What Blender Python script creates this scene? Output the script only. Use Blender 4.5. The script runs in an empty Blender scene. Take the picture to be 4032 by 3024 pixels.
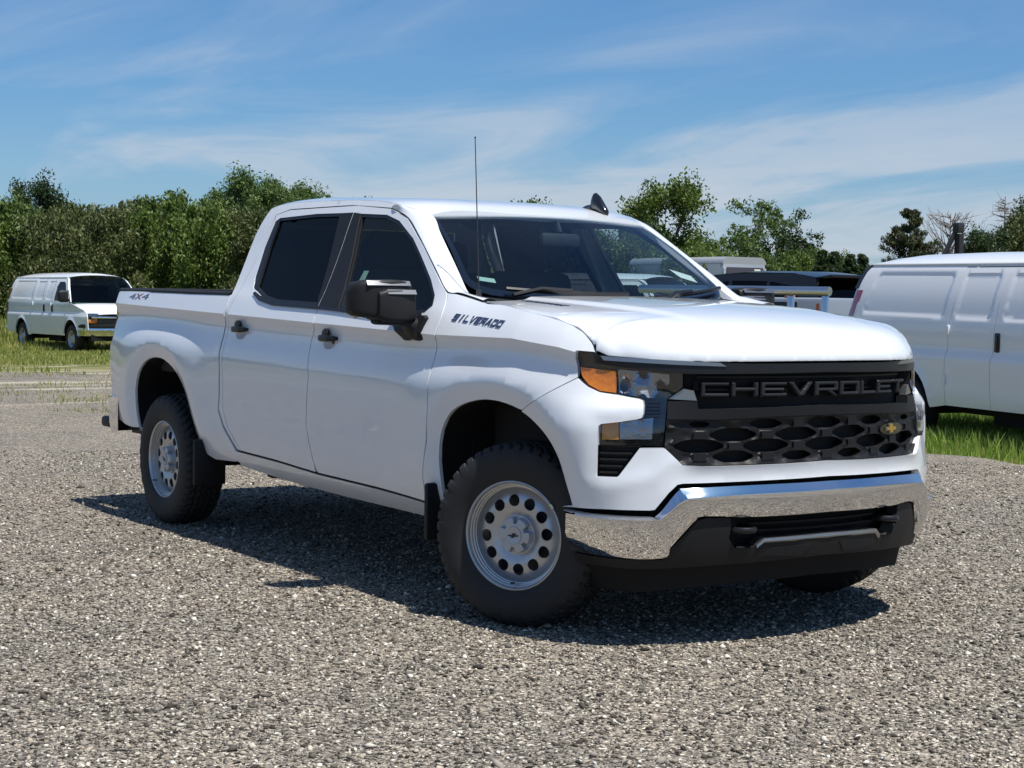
import bpy, bmesh, math, random
import numpy as np
from mathutils import Vector, Matrix
from mathutils.geometry import delaunay_2d_cdt
R_=math.radians
sc=bpy.context.scene
COL=sc.collection
# ------------------------------------------------------------------ camera
cam_d=bpy.data.cameras.new('camera'); cam=bpy.data.objects.new('camera',cam_d); COL.objects.link(cam)
CAM=Vector((5.9631,-4.9800,1.3898)); YAW,PITCH,ROLL=2.547134,-0.049184,0.014571
_f=Vector((math.cos(PITCH)*math.cos(YAW),math.cos(PITCH)*math.sin(YAW),math.sin(PITCH)))
_r=Vector((math.sin(YAW),-math.cos(YAW),0)); _u=_r.cross(_f)
_r2=_r*math.cos(ROLL)+_u*math.sin(ROLL); _u2=-_r*math.sin(ROLL)+_u*math.cos(ROLL)
cam.matrix_world=Matrix(((_r2.x,_u2.x,-_f.x,CAM.x),(_r2.y,_u2.y,-_f.y,CAM.y),(_r2.z,_u2.z,-_f.z,CAM.z),(0,0,0,1)))
cam_d.sensor_width=36; cam_d.lens=36*6649.3/4032; cam_d.clip_end=3000; cam_d.clip_start=.05
sc.camera=cam
# ------------------------------------------------------------------ daylight
SUN_DIR=Vector((.40,.085,1.0)).normalized()
SUN_EL=math.asin(SUN_DIR.z); SUN_ROT=math.atan2(SUN_DIR.x,SUN_DIR.y)
w=bpy.data.worlds.new('World'); sc.world=w; w.use_nodes=True
nt=w.node_tree; nt.nodes.clear()
def N(nt,t,**k):
    n=nt.nodes.new(t)
    for a,b in k.items(): setattr(n,a,b)
    return n
def L(nt,a,b): nt.links.new(a,b)
def MATH(nt,op,a,b=None,clamp=False):
    n=N(nt,'ShaderNodeMath',operation=op,use_clamp=clamp)
    for i,v in enumerate((a,b)):
        if v is None: continue
        if isinstance(v,(int,float)): n.inputs[i].default_value=v
        else: L(nt,v,n.inputs[i])
    return n.outputs[0]
def MIXC(nt,f,a,b,blend='MIX'):
    n=N(nt,'ShaderNodeMix',data_type='RGBA',blend_type=blend)
    for i,v in ((0,f),(6,a),(7,b)):
        if isinstance(v,(int,float)): n.inputs[i].default_value=v
        elif isinstance(v,tuple): n.inputs[i].default_value=v if len(v)==4 else v+(1,)
        else: L(nt,v,n.inputs[i])
    return n.outputs[2]
def RAMP(nt,f,stops,interp='LINEAR'):
    n=N(nt,'ShaderNodeValToRGB'); n.color_ramp.interpolation=interp
    e=n.color_ramp.elements
    while len(e)<len(stops): e.new(.5)
    for k,(p,c) in zip(e,stops): k.position=p; k.color=c if len(c)==4 else tuple(c)+(1,)
    L(nt,f,n.inputs[0]); return n.outputs[0]
def NOISE(nt,vec,scale,detail=4,rough=.55,dist=0.,dim='3D'):
    n=N(nt,'ShaderNodeTexNoise',noise_dimensions=dim)
    n.inputs['Scale'].default_value=scale;n.inputs['Detail'].default_value=detail;n.inputs['Roughness'].default_value=rough;n.inputs['Distortion'].default_value=dist
    if vec is not None: L(nt,vec,n.inputs['Vector'])
    return n
sky=N(nt,'ShaderNodeTexSky',sky_type='NISHITA'); sky.sun_disc=False
sky.sun_elevation=SUN_EL; sky.sun_rotation=SUN_ROT; sky.altitude=0; sky.air_density=1.0; sky.dust_density=.6; sky.ozone_density=1.6
tc=N(nt,'ShaderNodeTexCoord'); sx=N(nt,'ShaderNodeSeparateXYZ'); L(nt,tc.outputs['Generated'],sx.inputs[0])
zz=MATH(nt,'MAXIMUM',sx.outputs[2],0.0); den=MATH(nt,'ADD',zz,.10)
cx=MATH(nt,'DIVIDE',sx.outputs[0],den); cy=MATH(nt,'DIVIDE',sx.outputs[1],den)
cv=N(nt,'ShaderNodeCombineXYZ'); L(nt,cx,cv.inputs[0]); L(nt,cy,cv.inputs[1])
mp=N(nt,'ShaderNodeMapping'); mp.inputs['Rotation'].default_value=(0,0,R_(48)); mp.inputs['Scale'].default_value=(.40,.85,1); mp.inputs['Location'].default_value=(2,17,0); L(nt,cv.outputs[0],mp.inputs[0])
n1=NOISE(nt,mp.outputs[0],1.1,8,.58,.9); n2=NOISE(nt,mp.outputs[0],.35,3,.5,.2)
cl=MATH(nt,'ADD',MATH(nt,'MULTIPLY',n1.outputs[0],.62),MATH(nt,'MULTIPLY',n2.outputs[0],.55))
cl=RAMP(nt,cl,[(.50,(0,0,0)),(.55,(.25,.25,.25)),(.61,(.78,.78,.78)),(.69,(1,1,1))])
# thin veil that thickens towards the horizon all round, as real cirrus does with a longer path
veil=RAMP(nt,zz,[(0,(.60,)*3),(.05,(.34,)*3),(.11,(.14,)*3),(.24,(.03,)*3),(.5,(.0,)*3)])
cf=MATH(nt,'MULTIPLY',cl,RAMP(nt,zz,[(0,(.98,)*3),(.07,(.92,)*3),(.115,(.66,)*3),(.16,(.34,)*3),(.24,(.22,)*3),(1,(.2,)*3)]))
cf=MATH(nt,'MAXIMUM',MATH(nt,'MULTIPLY',cf,.9),0)
tot=MATH(nt,'SUBTRACT',1.0,MATH(nt,'MULTIPLY',MATH(nt,'SUBTRACT',1.0,cf),MATH(nt,'SUBTRACT',1.0,veil)),clamp=True)
skyc=MIXC(nt,1.0,sky.outputs[0],(.40,.845,1.27),'MULTIPLY')
scol=MIXC(nt,tot,skyc,(6.6,7.3,8.3))
bg=N(nt,'ShaderNodeBackground'); bg.inputs['Strength'].default_value=0.069; L(nt,scol,bg.inputs[0])
wo=N(nt,'ShaderNodeOutputWorld'); L(nt,bg.outputs[0],wo.inputs[0])
sun_d=bpy.data.lights.new('sun','SUN'); sun_d.energy=5.0; sun_d.angle=R_(.53); sun_d.color=(1,.965,.91)
sun=bpy.data.objects.new('sun',sun_d); COL.objects.link(sun); sun.rotation_euler=(-SUN_DIR).to_track_quat('-Z','Y').to_euler()
sc.view_settings.view_transform='Standard'; sc.view_settings.look='None'; sc.view_settings.exposure=0.3; sc.view_settings.gamma=1
sc.view_settings.use_curve_mapping=False
sc.render.engine='CYCLES'
sc.cycles.max_bounces=8; sc.cycles.transparent_max_bounces=12
# ------------------------------------------------------------------ materials
def mat(name,col=(.5,.5,.5),rough=.5,metal=0.,coat=0.,spec=.5,bump=None,var=None,emit=None):
    m=bpy.data.materials.new(name); m.use_nodes=True; t=m.node_tree; b=t.nodes['Principled BSDF']
    b.inputs['Base Color'].default_value=tuple(col)+(1,); b.inputs['Roughness'].default_value=rough; b.inputs['Metallic'].default_value=metal
    b.inputs['Coat Weight'].default_value=coat; b.inputs['Coat Roughness'].default_value=.02; b.inputs['Specular IOR Level'].default_value=spec
    tcn=N(t,'ShaderNodeTexCoord')
    if var:   # (scale, amount): fine mottling of the base colour, e.g. dust
        n=NOISE(t,tcn.outputs['Object'],var[0],5,.6)
        c=MIXC(t,MATH(t,'MULTIPLY',n.outputs[0],var[1],True),tuple(col),var[2] if len(var)>2 else tuple(x*.5 for x in col)); L(t,c,b.inputs['Base Color'])
        r=MATH(t,'ADD',MATH(t,'MULTIPLY',n.outputs[0],.12),rough-.06); L(t,r,b.inputs['Roughness'])
    if bump:
        n=NOISE(t,tcn.outputs['Object'],bump[0],3,.6); bn=N(t,'ShaderNodeBump'); bn.inputs['Strength'].default_value=bump[1]; bn.inputs['Distance'].default_value=bump[2]
        L(t,n.outputs[0],bn.inputs['Height']); L(t,bn.outputs[0],b.inputs['Normal'])
    return m
def glass(name,tint,gl=1.0,ior=1.5):
    m=bpy.data.materials.new(name); m.use_nodes=True; t=m.node_tree; t.nodes.clear()
    tr=N(t,'ShaderNodeBsdfTransparent'); tr.inputs[0].default_value=tuple(tint)+(1,)
    g=N(t,'ShaderNodeBsdfGlossy'); g.inputs['Roughness'].default_value=.01; g.inputs[0].default_value=(gl,gl,gl,1)
    f=N(t,'ShaderNodeFresnel'); ge=N(t,'ShaderNodeNewGeometry')   # a thin pane reflects alike from both sides
    L(t,MATH(t,'ADD',ior,MATH(t,'MULTIPLY',ge.outputs['Backfacing'],1/ior-ior)),f.inputs[0])
    x=N(t,'ShaderNodeMixShader'); L(t,f.outputs[0],x.inputs[0]); L(t,tr.outputs[0],x.inputs[1]); L(t,g.outputs[0],x.inputs[2])
    o=N(t,'ShaderNodeOutputMaterial'); L(t,x.outputs[0],o.inputs[0]); return m
M={}
M['paint']=mat('white_paint',(.73,.75,.77),.34,coat=1.0,var=(1.3,.10,(.64,.64,.62)))
M['paint_van']=mat('van_white_paint',(.78,.79,.80),.38,coat=.8,var=(1.1,.16,(.66,.65,.60)))
M['chrome']=mat('chrome',(.76,.77,.79),.045,1.0,bump=(9,.05,.004))
M['black_plastic']=mat('black_plastic',(.011,.011,.012),.52,spec=.28,bump=(420,.2,.0005),var=(8,.5,(.018,.018,.018)))
M['black_trim']=mat('black_trim',(.010,.010,.011),.34,spec=.4)
M['gloss_black']=mat('gloss_black',(.008,.008,.010),.08,coat=.6)
M['dark']=mat('dark_cavity',(.006,.006,.006),.8)
M['under']=mat('underbody_black',(.010,.010,.010),.8,spec=.2,var=(6,.6,(.018,.017,.015)))
M['rubber']=mat('tyre_rubber',(.011,.011,.011),.70,bump=(160,.25,.0012),var=(14,.6,(.022,.021,.019)))
M['silver']=mat('silver_wheel_paint',(.50,.51,.52),.34,.75,var=(9,.2,(.38,.37,.36)))
M['cap']=mat('hub_cap_silver',(.45,.47,.50),.38,.55)
M['amber']=mat('amber_lens',(.74,.235,.02),.18,coat=.6,bump=(60,.6,.004),var=(40,.7,(.30,.06,.004)))
M['amber_dim']=mat('amber_reflector',(.60,.26,.05),.25,coat=.5,bump=(90,.5,.003))
M['red']=mat('red_lens',(.33,.012,.012),.12,coat=1.0,bump=(70,.3,.002))
M['reflector']=mat('lamp_reflector',(.34,.36,.40),.14,1.0,bump=(30,.6,.012))
M['clear']=glass('clear_lens',(.86,.88,.90))
M['tint']=glass('tinted_glass',(.06,.062,.066),.5,1.36)
M['front_glass']=glass('front_side_glass',(.66,.76,.74),.6,1.4)
M['windshield']=glass('windshield_glass',(.64,.74,.78),1.0,1.52)
M['accent']=mat('satin_silver',(.36,.35,.34),.30,.9)
M['grille']=mat('grille_black',(.009,.009,.010),.50,spec=.28)
M['letter']=mat('letter_charcoal',(.017,.018,.020),.38,spec=.35)
M['gold']=mat('gold_emblem',(.58,.36,.09),.35,.7)
M['badge']=mat('chrome_badge',(.16,.19,.27),.18,.9)
M['decal_dark']=mat('decal_navy',(.035,.045,.09),.3,coat=.6)
M['decal_red']=mat('decal_red',(.22,.05,.05),.3,coat=.6)
M['seat']=mat('seat_cloth',(.035,.035,.038),.9)
M['dash']=mat('dash_plastic',(.030,.031,.033),.65)
M['paper']=mat('paper',(.72,.74,.66),.7)
M['paper_green']=mat('green_label',(.35,.50,.40),.6)
M['lime']=mat('lime_mark',(.45,.62,.10),.6)
M['alu']=mat('brushed_aluminium',(.62,.64,.66),.22,1.0,bump=(40,.12,.002),var=(5,.3,(.45,.46,.47)))
M['suv']=mat('black_car_paint',(.006,.006,.008),.35,coat=.35,spec=.3)
M['bed']=mat('bed_liner',(.05,.05,.052),.7)
M['van_glass']=glass('van_glass',(.20,.25,.27),.9,1.28)
M['trailer_alu']=mat('dull_aluminium_sheet',(.50,.51,.52),.42,.55,var=(3,.3,(.38,.38,.38)))
M['orange']=mat('orange_plastic',(.62,.15,.04),.4)
M['trailer_dark']=mat('trailer_dark_panel',(.05,.042,.042),.35,coat=.4)
M['pole']=mat('dark_steel',(.022,.022,.026),.5)
# ------------------------------------------------------------------ object helpers
def link(name,me,m,parent=None):
    o=bpy.data.objects.new(name,me); COL.objects.link(o)
    if m is not None and not me.materials: me.materials.append(M[m] if isinstance(m,str) else m)
    if parent is not None: o.parent=parent
    return o
def thing(name,label,cat,loc=(0,0,0),rotz=0,group=None):
    o=bpy.data.objects.new(name,None); COL.objects.link(o); o.location=loc; o.rotation_euler=(0,0,rotz); o.empty_display_size=.2
    o['label']=label;o['category']=cat
    if group:o['group']=group
    return o
def tag(o,label=None,cat=None,group=None,kind=None):
    for k,v in (('label',label),('category',cat),('group',group),('kind',kind)):
        if v: o[k]=v
    return o
def mesh(name,V,Fc,m,parent=None,ang=35,smooth=True):
    me=bpy.data.meshes.new(name); me.from_pydata([tuple(map(float,v)) for v in V],[],[tuple(int(i) for i in f) for f in Fc]); me.validate()
    if smooth:
        me.shade_smooth(); me.set_sharp_from_angle(angle=R_(ang))
    me.update(); return link(name,me,m,parent)
class MB:
    def __init__(s): s.V=[];s.F=[]
    def add(s,V,Fc):
        o=len(s.V); s.V+=[tuple(v) for v in V]; s.F+=[tuple(i+o for i in f) for f in Fc]; return s
    def box(s,c,d,rot=None,b=0):
        c=Vector(c);h=Vector(d)/2
        if b<=0:
            P=[Vector((x*h.x,y*h.y,z*h.z)) for z in(-1,1) for y in(-1,1) for x in(-1,1)]
            Fc=[(0,2,3,1),(4,5,7,6),(0,1,5,4),(2,6,7,3),(0,4,6,2),(1,3,7,5)]
        else:
            bm=bmesh.new(); bmesh.ops.create_cube(bm,size=1)
            for v in bm.verts: v.co=Vector((v.co.x*d[0],v.co.y*d[1],v.co.z*d[2]))
            bmesh.ops.bevel(bm,geom=bm.edges[:],offset=b,segments=2,affect='EDGES',profile=.5)
            bm.verts.index_update(); P=[v.co.copy() for v in bm.verts]; Fc=[tuple(v.index for v in f.verts) for f in bm.faces]; bm.free()
        if rot is not None: P=[rot@p for p in P]
        return s.add([p+c for p in P],Fc)
    def tube(s,pts,r,n=8,cap=True):
        pts=[Vector(p) for p in pts]; rr=r if isinstance(r,(list,tuple)) else [r]*len(pts)
        rings=[]; up=Vector((0,0,1))
        for i,p in enumerate(pts):
            t=(pts[min(i+1,len(pts)-1)]-pts[max(i-1,0)]).normalized()
            a=t.cross(up)
            if a.length<.05: a=t.cross(Vector((1,0,0)))
            a.normalize(); b=t.cross(a)
            rings.append([p+(a*math.cos(2*math.pi*k/n)+b*math.sin(2*math.pi*k/n))*rr[i] for k in range(n)])
        V=[v for q in rings for v in q]; Fc=[]
        for i in range(len(pts)-1):
            for k in range(n): Fc.append((i*n+k,i*n+(k+1)%n,(i+1)*n+(k+1)%n,(i+1)*n+k))
        if cap: Fc+= [tuple(range(n))[::-1],tuple(range((len(pts)-1)*n,len(pts)*n))]
        return s.add(V,Fc)
    def lathe(s,prof,n=48,axis='y',c=(0,0,0),close=False):
        V=[];Fc=[];k=len(prof)
        for i in range(n):
            a=2*math.pi*i/n
            for h,r in prof:
                p={'y':(r*math.cos(a),h,r*math.sin(a)),'z':(r*math.cos(a),r*math.sin(a),h),'x':(h,r*math.cos(a),r*math.sin(a))}[axis]
                V.append((p[0]+c[0],p[1]+c[1],p[2]+c[2]))
        for i in range(n):
            j=(i+1)%n
            for q in range(k-1): Fc.append((i*k+q,i*k+q+1,j*k+q+1,j*k+q))
        return s.add(V,Fc)
    def grid(s,P):  # P[i][j] points
        n=len(P);m_=len(P[0]);V=[p for row in P for p in row]
        return s.add(V,[(i*m_+j,i*m_+j+1,(i+1)*m_+j+1,(i+1)*m_+j) for i in range(n-1) for j in range(m_-1)])
    def prism(s,poly,h0,h1,M4=None):  # polygon in xy extruded in z, then mapped
        n=len(poly);V=[Vector((x,y,h)) for h in(h0,h1) for x,y in poly]
        Fc=[tuple(range(n))[::-1],tuple(range(n,2*n))]+[(k,(k+1)%n,n+(k+1)%n,n+k) for k in range(n)]
        if M4 is not None: V=[M4@v for v in V]
        return s.add(V,Fc)
    def mirror(s):
        n=len(s.V); s.V+= [(x,-y,z) for x,y,z in s.V]; s.F+=[tuple(i+n for i in f[::-1]) for f in s.F]; return s
    def build(s,name,m,parent=None,ang=35,smooth=True): return mesh(name,s.V,s.F,m,parent,ang,smooth)
def resample(P,res,closed=True):
    P=np.asarray(P,float); out=[]
    n=len(P)
    for i in range(n if closed else n-1):
        a=P[i];b=P[(i+1)%n];k=max(1,int(math.ceil(np.hypot(*(b-a))/res)))
        for j in range(k): out.append(a+(b-a)*j/k)
    if not closed: out.append(P[-1])
    return np.array(out)
def inside(poly,pts):
    x,y=pts[:,0],pts[:,1];r=np.zeros(len(pts),bool);n=len(poly)
    for i in range(n):
        x1,y1=poly[i];x2,y2=poly[(i+1)%n]
        c=((y1>y)!=(y2>y)); 
        with np.errstate(divide='ignore',invalid='ignore'): xi=(x2-x1)*(y-y1)/(y2-y1)+x1
        r^=c&(x<xi)
    return r
def area(P): 
    P=np.asarray(P);x,y=P[:,0],P[:,1];return .5*np.sum(x*np.roll(y,-1)-np.roll(x,-1)*y)
def inset(P,d):
    P=np.asarray(P,float)
    if area(P)<0: P=P[::-1]
    a=np.roll(P,1,0);b=np.roll(P,-1,0)
    e1=P-a;e2=b-P;e1/=np.maximum(np.linalg.norm(e1,axis=1,keepdims=True),1e-9);e2/=np.maximum(np.linalg.norm(e2,axis=1,keepdims=True),1e-9)
    n1=np.stack([-e1[:,1],e1[:,0]],1);n2=np.stack([-e2[:,1],e2[:,0]],1);m_=n1+n2;l=np.maximum(np.sum(m_*n1,1,keepdims=True),.35)
    return P+m_/l*d
def dedupe(P,eps=1e-4):
    out=[]
    for p in P:
        if not out or abs(p[0]-out[-1][0])+abs(p[1]-out[-1][1])>eps: out.append(tuple(p))
    if abs(out[0][0]-out[-1][0])+abs(out[0][1]-out[-1][1])<=eps: out.pop()
    return out
def patch(name,poly,F3,m,parent=None,holes=(),lines=(),res=.03,flange=.018,gap=.0025,ang=33,off=0.,mirror=False,rnd=.0025):
    """curved sheet: outline (a,b) laid on the surface F3(a,b,off), with a turned-in edge; returns object or (object, mirrored object)"""
    poly=np.array(dedupe(poly),float)
    if area(poly)<0: poly=poly[::-1]
    if gap: poly=inset(poly,gap)
    ou=resample(poly,res); hs=[]
    for h in holes:
        h=np.array(dedupe(h),float)
        if area(h)<0: h=h[::-1]
        hs.append(resample(h,res))
    pts=[];edges=[];nb=[]
    for loop in [ou]+hs:
        o=len(pts);k=len(loop);pts+=[tuple(p) for p in loop];edges+=[(o+i,o+(i+1)%k) for i in range(k)];nb.append((o,k))
    for l in lines:
        l=resample(np.array(l,float),res,False); ok=inside(ou,l)
        for h in hs: ok&=~inside(h,l)
        prev=None
        for p,g in zip(l,ok):
            if g:
                pts.append(tuple(p)); 
                if prev is not None: edges.append((prev,len(pts)-1))
                prev=len(pts)-1
            else: prev=None
    lo,hi=ou.min(0),ou.max(0)
    ga,gb=np.meshgrid(np.arange(lo[0]+res/2,hi[0],res),np.arange(lo[1]+res/2,hi[1],res),indexing='ij')
    ga=ga+ (np.arange(ga.shape[1])%2)[None,:]*res*.5
    g=np.stack([ga.ravel(),gb.ravel()],1); ok=inside(ou,g)
    for h in hs: ok&=~inside(h,g)
    g=g[ok]
    ex=np.array(pts)
    if len(g):
        keep=np.ones(len(g),bool)
        for i in range(0,len(ex),200):
            d=np.min(np.hypot(g[:,None,0]-ex[None,i:i+200,0],g[:,None,1]-ex[None,i:i+200,1]),1); keep&=d>res*.55
        g=g[keep]
    allp=[Vector(p) for p in pts]+[Vector(p) for p in g]
    vo,eo,fo,ov,oe,of=delaunay_2d_cdt(allp,edges,[],0,1e-6)
    v2=np.array([(v.x,v.y) for v in vo]); tri=np.array([tuple(f) for f in fo if len(f)==3]); cen=v2[tri].mean(1)
    ok=inside(ou,cen)
    for h in hs: ok&=~inside(h,cen)
    tri=tri[ok]
    P0=F3(v2[:,0],v2[:,1],off)
    # orientation
    In=F3(v2[:,0],v2[:,1],off+.01)-P0
    a,b,c=P0[tri[:,0]],P0[tri[:,1]],P0[tri[:,2]]
    nn=np.cross(b-a,c-a); s=np.sum(nn*-In[tri[:,0]],1)
    if np.median(s)<0: tri=tri[:,::-1]
    V=[tuple(p) for p in P0]; Fc=[tuple(t) for t in tri]
    if flange:
        from collections import defaultdict
        cnt=defaultdict(int)
        for t in tri:
            for i in range(3): cnt[(t[i],t[(i+1)%3])]+=1
        be=[(i,j) for (i,j) in cnt if (j,i) not in cnt]
        bv=sorted({i for e in be for i in e}); ix={v:k for k,v in enumerate(bv)}
        q=v2[bv]
        F1=F3(q[:,0],q[:,1],off+flange); o=len(V); V+=[tuple(p) for p in F1]
        for i,j in be: Fc.append((j,i,o+ix[i],o+ix[j]))
    ob=mesh(name,V,Fc,m,parent,ang)
    if mirror:
        o2=mesh(name,[(x,-y,z) for x,y,z in V],[f[::-1] for f in Fc],m,parent,ang)
        return ob,o2
    return ob
def loft(name,rows,m,parent=None,mirror=False,closed=False,ang=35,flip=False,caps=False):
    n=len(rows);k=len(rows[0]);V=[tuple(p) for r in rows for p in r];Fc=[]
    for i in range(n-1):
        for j in range(k if closed else k-1):
            f=(i*k+j,i*k+(j+1)%k,(i+1)*k+(j+1)%k,(i+1)*k+j); Fc.append(f[::-1] if flip else f)
    if caps:
        Fc.append(tuple(range(k))[::-1] if not flip else tuple(range(k))); Fc.append(tuple(range((n-1)*k,n*k)) if not flip else tuple(range((n-1)*k,n*k))[::-1])
    ob=mesh(name,V,Fc,m,parent,ang)
    if mirror: return ob,mesh(name,[(x,-y,z) for x,y,z in V],[f[::-1] for f in Fc],m,parent,ang)
    return ob
def rs(P,n):  # resample an open polyline to n points by length
    P=np.asarray(P,float);d=np.r_[0,np.cumsum(np.linalg.norm(np.diff(P,axis=0),axis=1))];t=np.linspace(0,d[-1],n)
    return np.stack([np.interp(t,d,P[:,k]) for k in range(P.shape[1])],1)
def sect(c,ax,ay,hx,hy,e=3.,n=20):  # superellipse ring round c in the plane of vectors ax, ay
    c,ax,ay=Vector(c),Vector(ax),Vector(ay);o=[]
    for k in range(n):
        t=2*math.pi*k/n;C_,S_=math.cos(t),math.sin(t)
        o.append(c+ax*(hx*math.copysign(abs(C_)**(2/e),C_))+ay*(hy*math.copysign(abs(S_)**(2/e),S_)))
    return o
def text_mesh(txt,F3,u0,u1,v0,v1,shear,thick,name,m,parent,flip=False):
    """lettering laid on a surface: u runs u0..u1 along the word, v v0..v1 up the letters"""
    cu=bpy.data.curves.new('t','FONT'); cu.body=txt; cu.extrude=.5; cu.resolution_u=2
    o=bpy.data.objects.new('t',cu); COL.objects.link(o); dg=bpy.context.evaluated_depsgraph_get(); me=bpy.data.meshes.new_from_object(o.evaluated_get(dg))
    bpy.data.objects.remove(o); P=np.array([v.co[:] for v in me.vertices]); Fc=[tuple(p.vertices) for p in me.polygons]
    a=(P[:,0]-P[:,0].min())/np.ptp(P[:,0]); b=(P[:,1]-P[:,1].min())/np.ptp(P[:,1]); h=P[:,2]
    u=u0+(u1-u0)*a+shear*b; v=v0+(v1-v0)*b if not callable(v0) else v0(a)+(v1-0)*b
    X=F3(u,v,0.)*(h<0)[:,None]+F3(u,v,-thick)*(h>=0)[:,None]
    bpy.data.meshes.remove(me); bpy.data.curves.remove(cu)
    return mesh(name,X,Fc,m,parent,30,smooth=False)
# ------------------------------------------------------------------ shape of the truck body (metres)
def pchip(xs,ys):
    xs=np.asarray(xs,float);ys=np.asarray(ys,float);h=np.diff(xs);d=np.diff(ys)/h
    m=np.zeros_like(ys);m[0]=d[0];m[-1]=d[-1]
    for i in range(1,len(xs)-1):
        if d[i-1]*d[i]>0:
            w1=2*h[i]+h[i-1];w2=h[i]+2*h[i-1];m[i]=(w1+w2)/(w1/d[i-1]+w2/d[i])
    def f(x):
        x=np.asarray(x,float);xc=np.clip(x,xs[0],xs[-1])
        i=np.clip(np.searchsorted(xs,xc,side='right')-1,0,len(xs)-2)
        t=(xc-xs[i])/h[i];t2=t*t;t3=t2*t
        y=(2*t3-3*t2+1)*ys[i]+(t3-2*t2+t)*h[i]*m[i]+(-2*t3+3*t2)*ys[i+1]+(t3-t2)*h[i]*m[i+1]
        return y+np.where(x<xs[0],(x-xs[0])*m[0],0)+np.where(x>xs[-1],(x-xs[-1])*m[-1],0)
    return f
def sstep(a,b,x):
    t=np.clip((np.asarray(x,float)-a)/(b-a),0,1);return t*t*(3-2*t)
def catmull(P,n=12):
    P=np.asarray(P,float);Q=np.vstack([2*P[0]-P[1],P,2*P[-1]-P[-2]]);out=[]
    for i in range(1,len(Q)-2):
        a,b,c,d=Q[i-1:i+3]
        for k in range(n):
            t=k/n;out.append(.5*((2*b)+(c-a)*t+(2*a-5*b+4*c-d)*t*t+(3*b-a-3*c+d)*t**3))
    out.append(P[-1]);return np.array(out)
# plan outline of the truck body, centre of the nose round the corner and back along the side (x, half width)
PLAN=catmull([(.952,-.15),(.957,0),(.952,.15),(.93,.3),(.898,.45),(.848,.58),(.80,.66),(.735,.745),(.65,.82),(.545,.89),(.43,.945),(.30,.98),(.15,.997),(0,1.003),(-.3,1.0),(-1,1.0),(-2,1.0),(-3,1.0),(-4.2,.995),(-4.5,.985),(-4.7,.965),(-4.85,.93)],14)
PLAN=PLAN[14:]
_ds=np.r_[0,np.cumsum(np.hypot(*np.diff(PLAN,axis=0).T))]
S_MAX=_ds[-1]
_tan=np.gradient(PLAN,_ds,axis=0)
_tan/=np.hypot(_tan[:,0],_tan[:,1])[:,None]
def plan(s):
    s=np.asarray(s,float);a=np.abs(s);sg=np.where(s<0,-1.,1.)
    x=np.interp(a,_ds,PLAN[:,0]);w=np.interp(a,_ds,PLAN[:,1])
    tx=np.interp(a,_ds,_tan[:,0]);tw=np.interp(a,_ds,_tan[:,1]);l=np.hypot(tx,tw);tx/=l;tw/=l
    return x,sg*w,-tw,sg*tx   # inward normal: (-tw, tx)
def s_of_x(x): # along the side, x decreasing
    return np.interp(-np.asarray(x,float),-PLAN[:,0],_ds)
_lo=pchip([.20,.30,.36,.42,.47,.52,.60,.75,.92,1.0,1.07,1.13,1.17,1.20,1.235],[.20,.16,.13,.075,.045,.03,.018,.006,-.004,-.003,.010,.026,.0315,.028,.012])
_up=pchip([1.235,1.28,1.33,1.38,1.44,1.60,1.74,1.80,1.86],[.012,.031,.053,.082,.112,.185,.243,.270,.30])
def zc(x):
    x=np.asarray(x,float)
    return 1.232+.027*np.maximum(0,-x-.6)-.09*np.maximum(0,x-.05)-.10*np.maximum(0,x-.35)
_upf=pchip([1.235,1.28,1.33,1.38,1.42],[.012,.036,.072,.118,.17])
def prof(x,z):
    x=np.asarray(x,float)
    zz=z*1.235/zc(x);k=sstep(-.75,-.25,x)
    return np.where(zz<1.235,_lo(zz),_up(zz)*(1-k)+_upf(zz)*k)
ARCH_F=catmull([(-.513,.44),(-.513,.54),(-.516,.686),(-.479,.804),(-.38,.9),(-.2,.952),(-.014,.96),(.162,.927),(.298,.859),(.383,.771),(.435,.644),(.463,.55),(.47,.44)],5)
ARCH_R=catmull([(-4.155,.45),(-4.17,.56),(-4.185,.67),(-4.178,.796),(-4.12,.896),(-4.019,.967),(-3.883,1.005),(-3.737,1.008),(-3.617,.982),(-3.5,.932),(-3.407,.854),(-3.349,.767),(-3.303,.679),(-3.25,.59),(-3.2,.52)],5)
def pdist(P,x,z):
    x=np.asarray(x,float);z=np.asarray(z,float);d=np.full(np.broadcast(x,z).shape,9.)
    for (a,b),(c,e) in zip(P[:-1],P[1:]):
        dx,dz=c-a,e-b;t=np.clip(((x-a)*dx+(z-b)*dz)/(dx*dx+dz*dz+1e-12),0,1)
        d=np.minimum(d,np.hypot(x-a-t*dx,z-b-t*dz))
    return d
def flare(x,z,A,cx):
    d=pdist(A,x,z)
    ring=.000+.028*np.clip(d/.082,0,1)
    out=.028*np.exp(-(np.maximum(d-.082,0)/.235)**2)
    f=np.where(d<.082,ring,out)
    f=f*sstep(1.235,1.04,z*1.235/zc(x))
    return f*sstep(.50,.62,z)+f*.55*(1-sstep(.50,.62,z))
_fr=pchip([.15,.30,.40,.50,.62,.72,.80,.90,1.0,1.08,1.15,1.20],[.09,.06,.03,.015,.012,.02,.026,.030,.030,.030,.032,.04])
_bul=pchip([0,.45,.62,.80,.95,1.08,1.20,1.32,1.45,9],[0,0,.012,.040,.062,.058,.030,.008,0,0])
def shell_off(s,z):
    x,w,nx,nw=plan(s);a=np.abs(s)
    sd=prof(x,z)-flare(x,z,ARCH_F,0)-flare(x,z,ARCH_R,0)
    fr=_fr(z)
    # fender top strip leans in towards the bonnet
    k=sstep(.80,1.15,a)
    return fr*(1-k)+sd*k-_bul(a)*(1-.62*sstep(.88,1.04,z))
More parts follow.
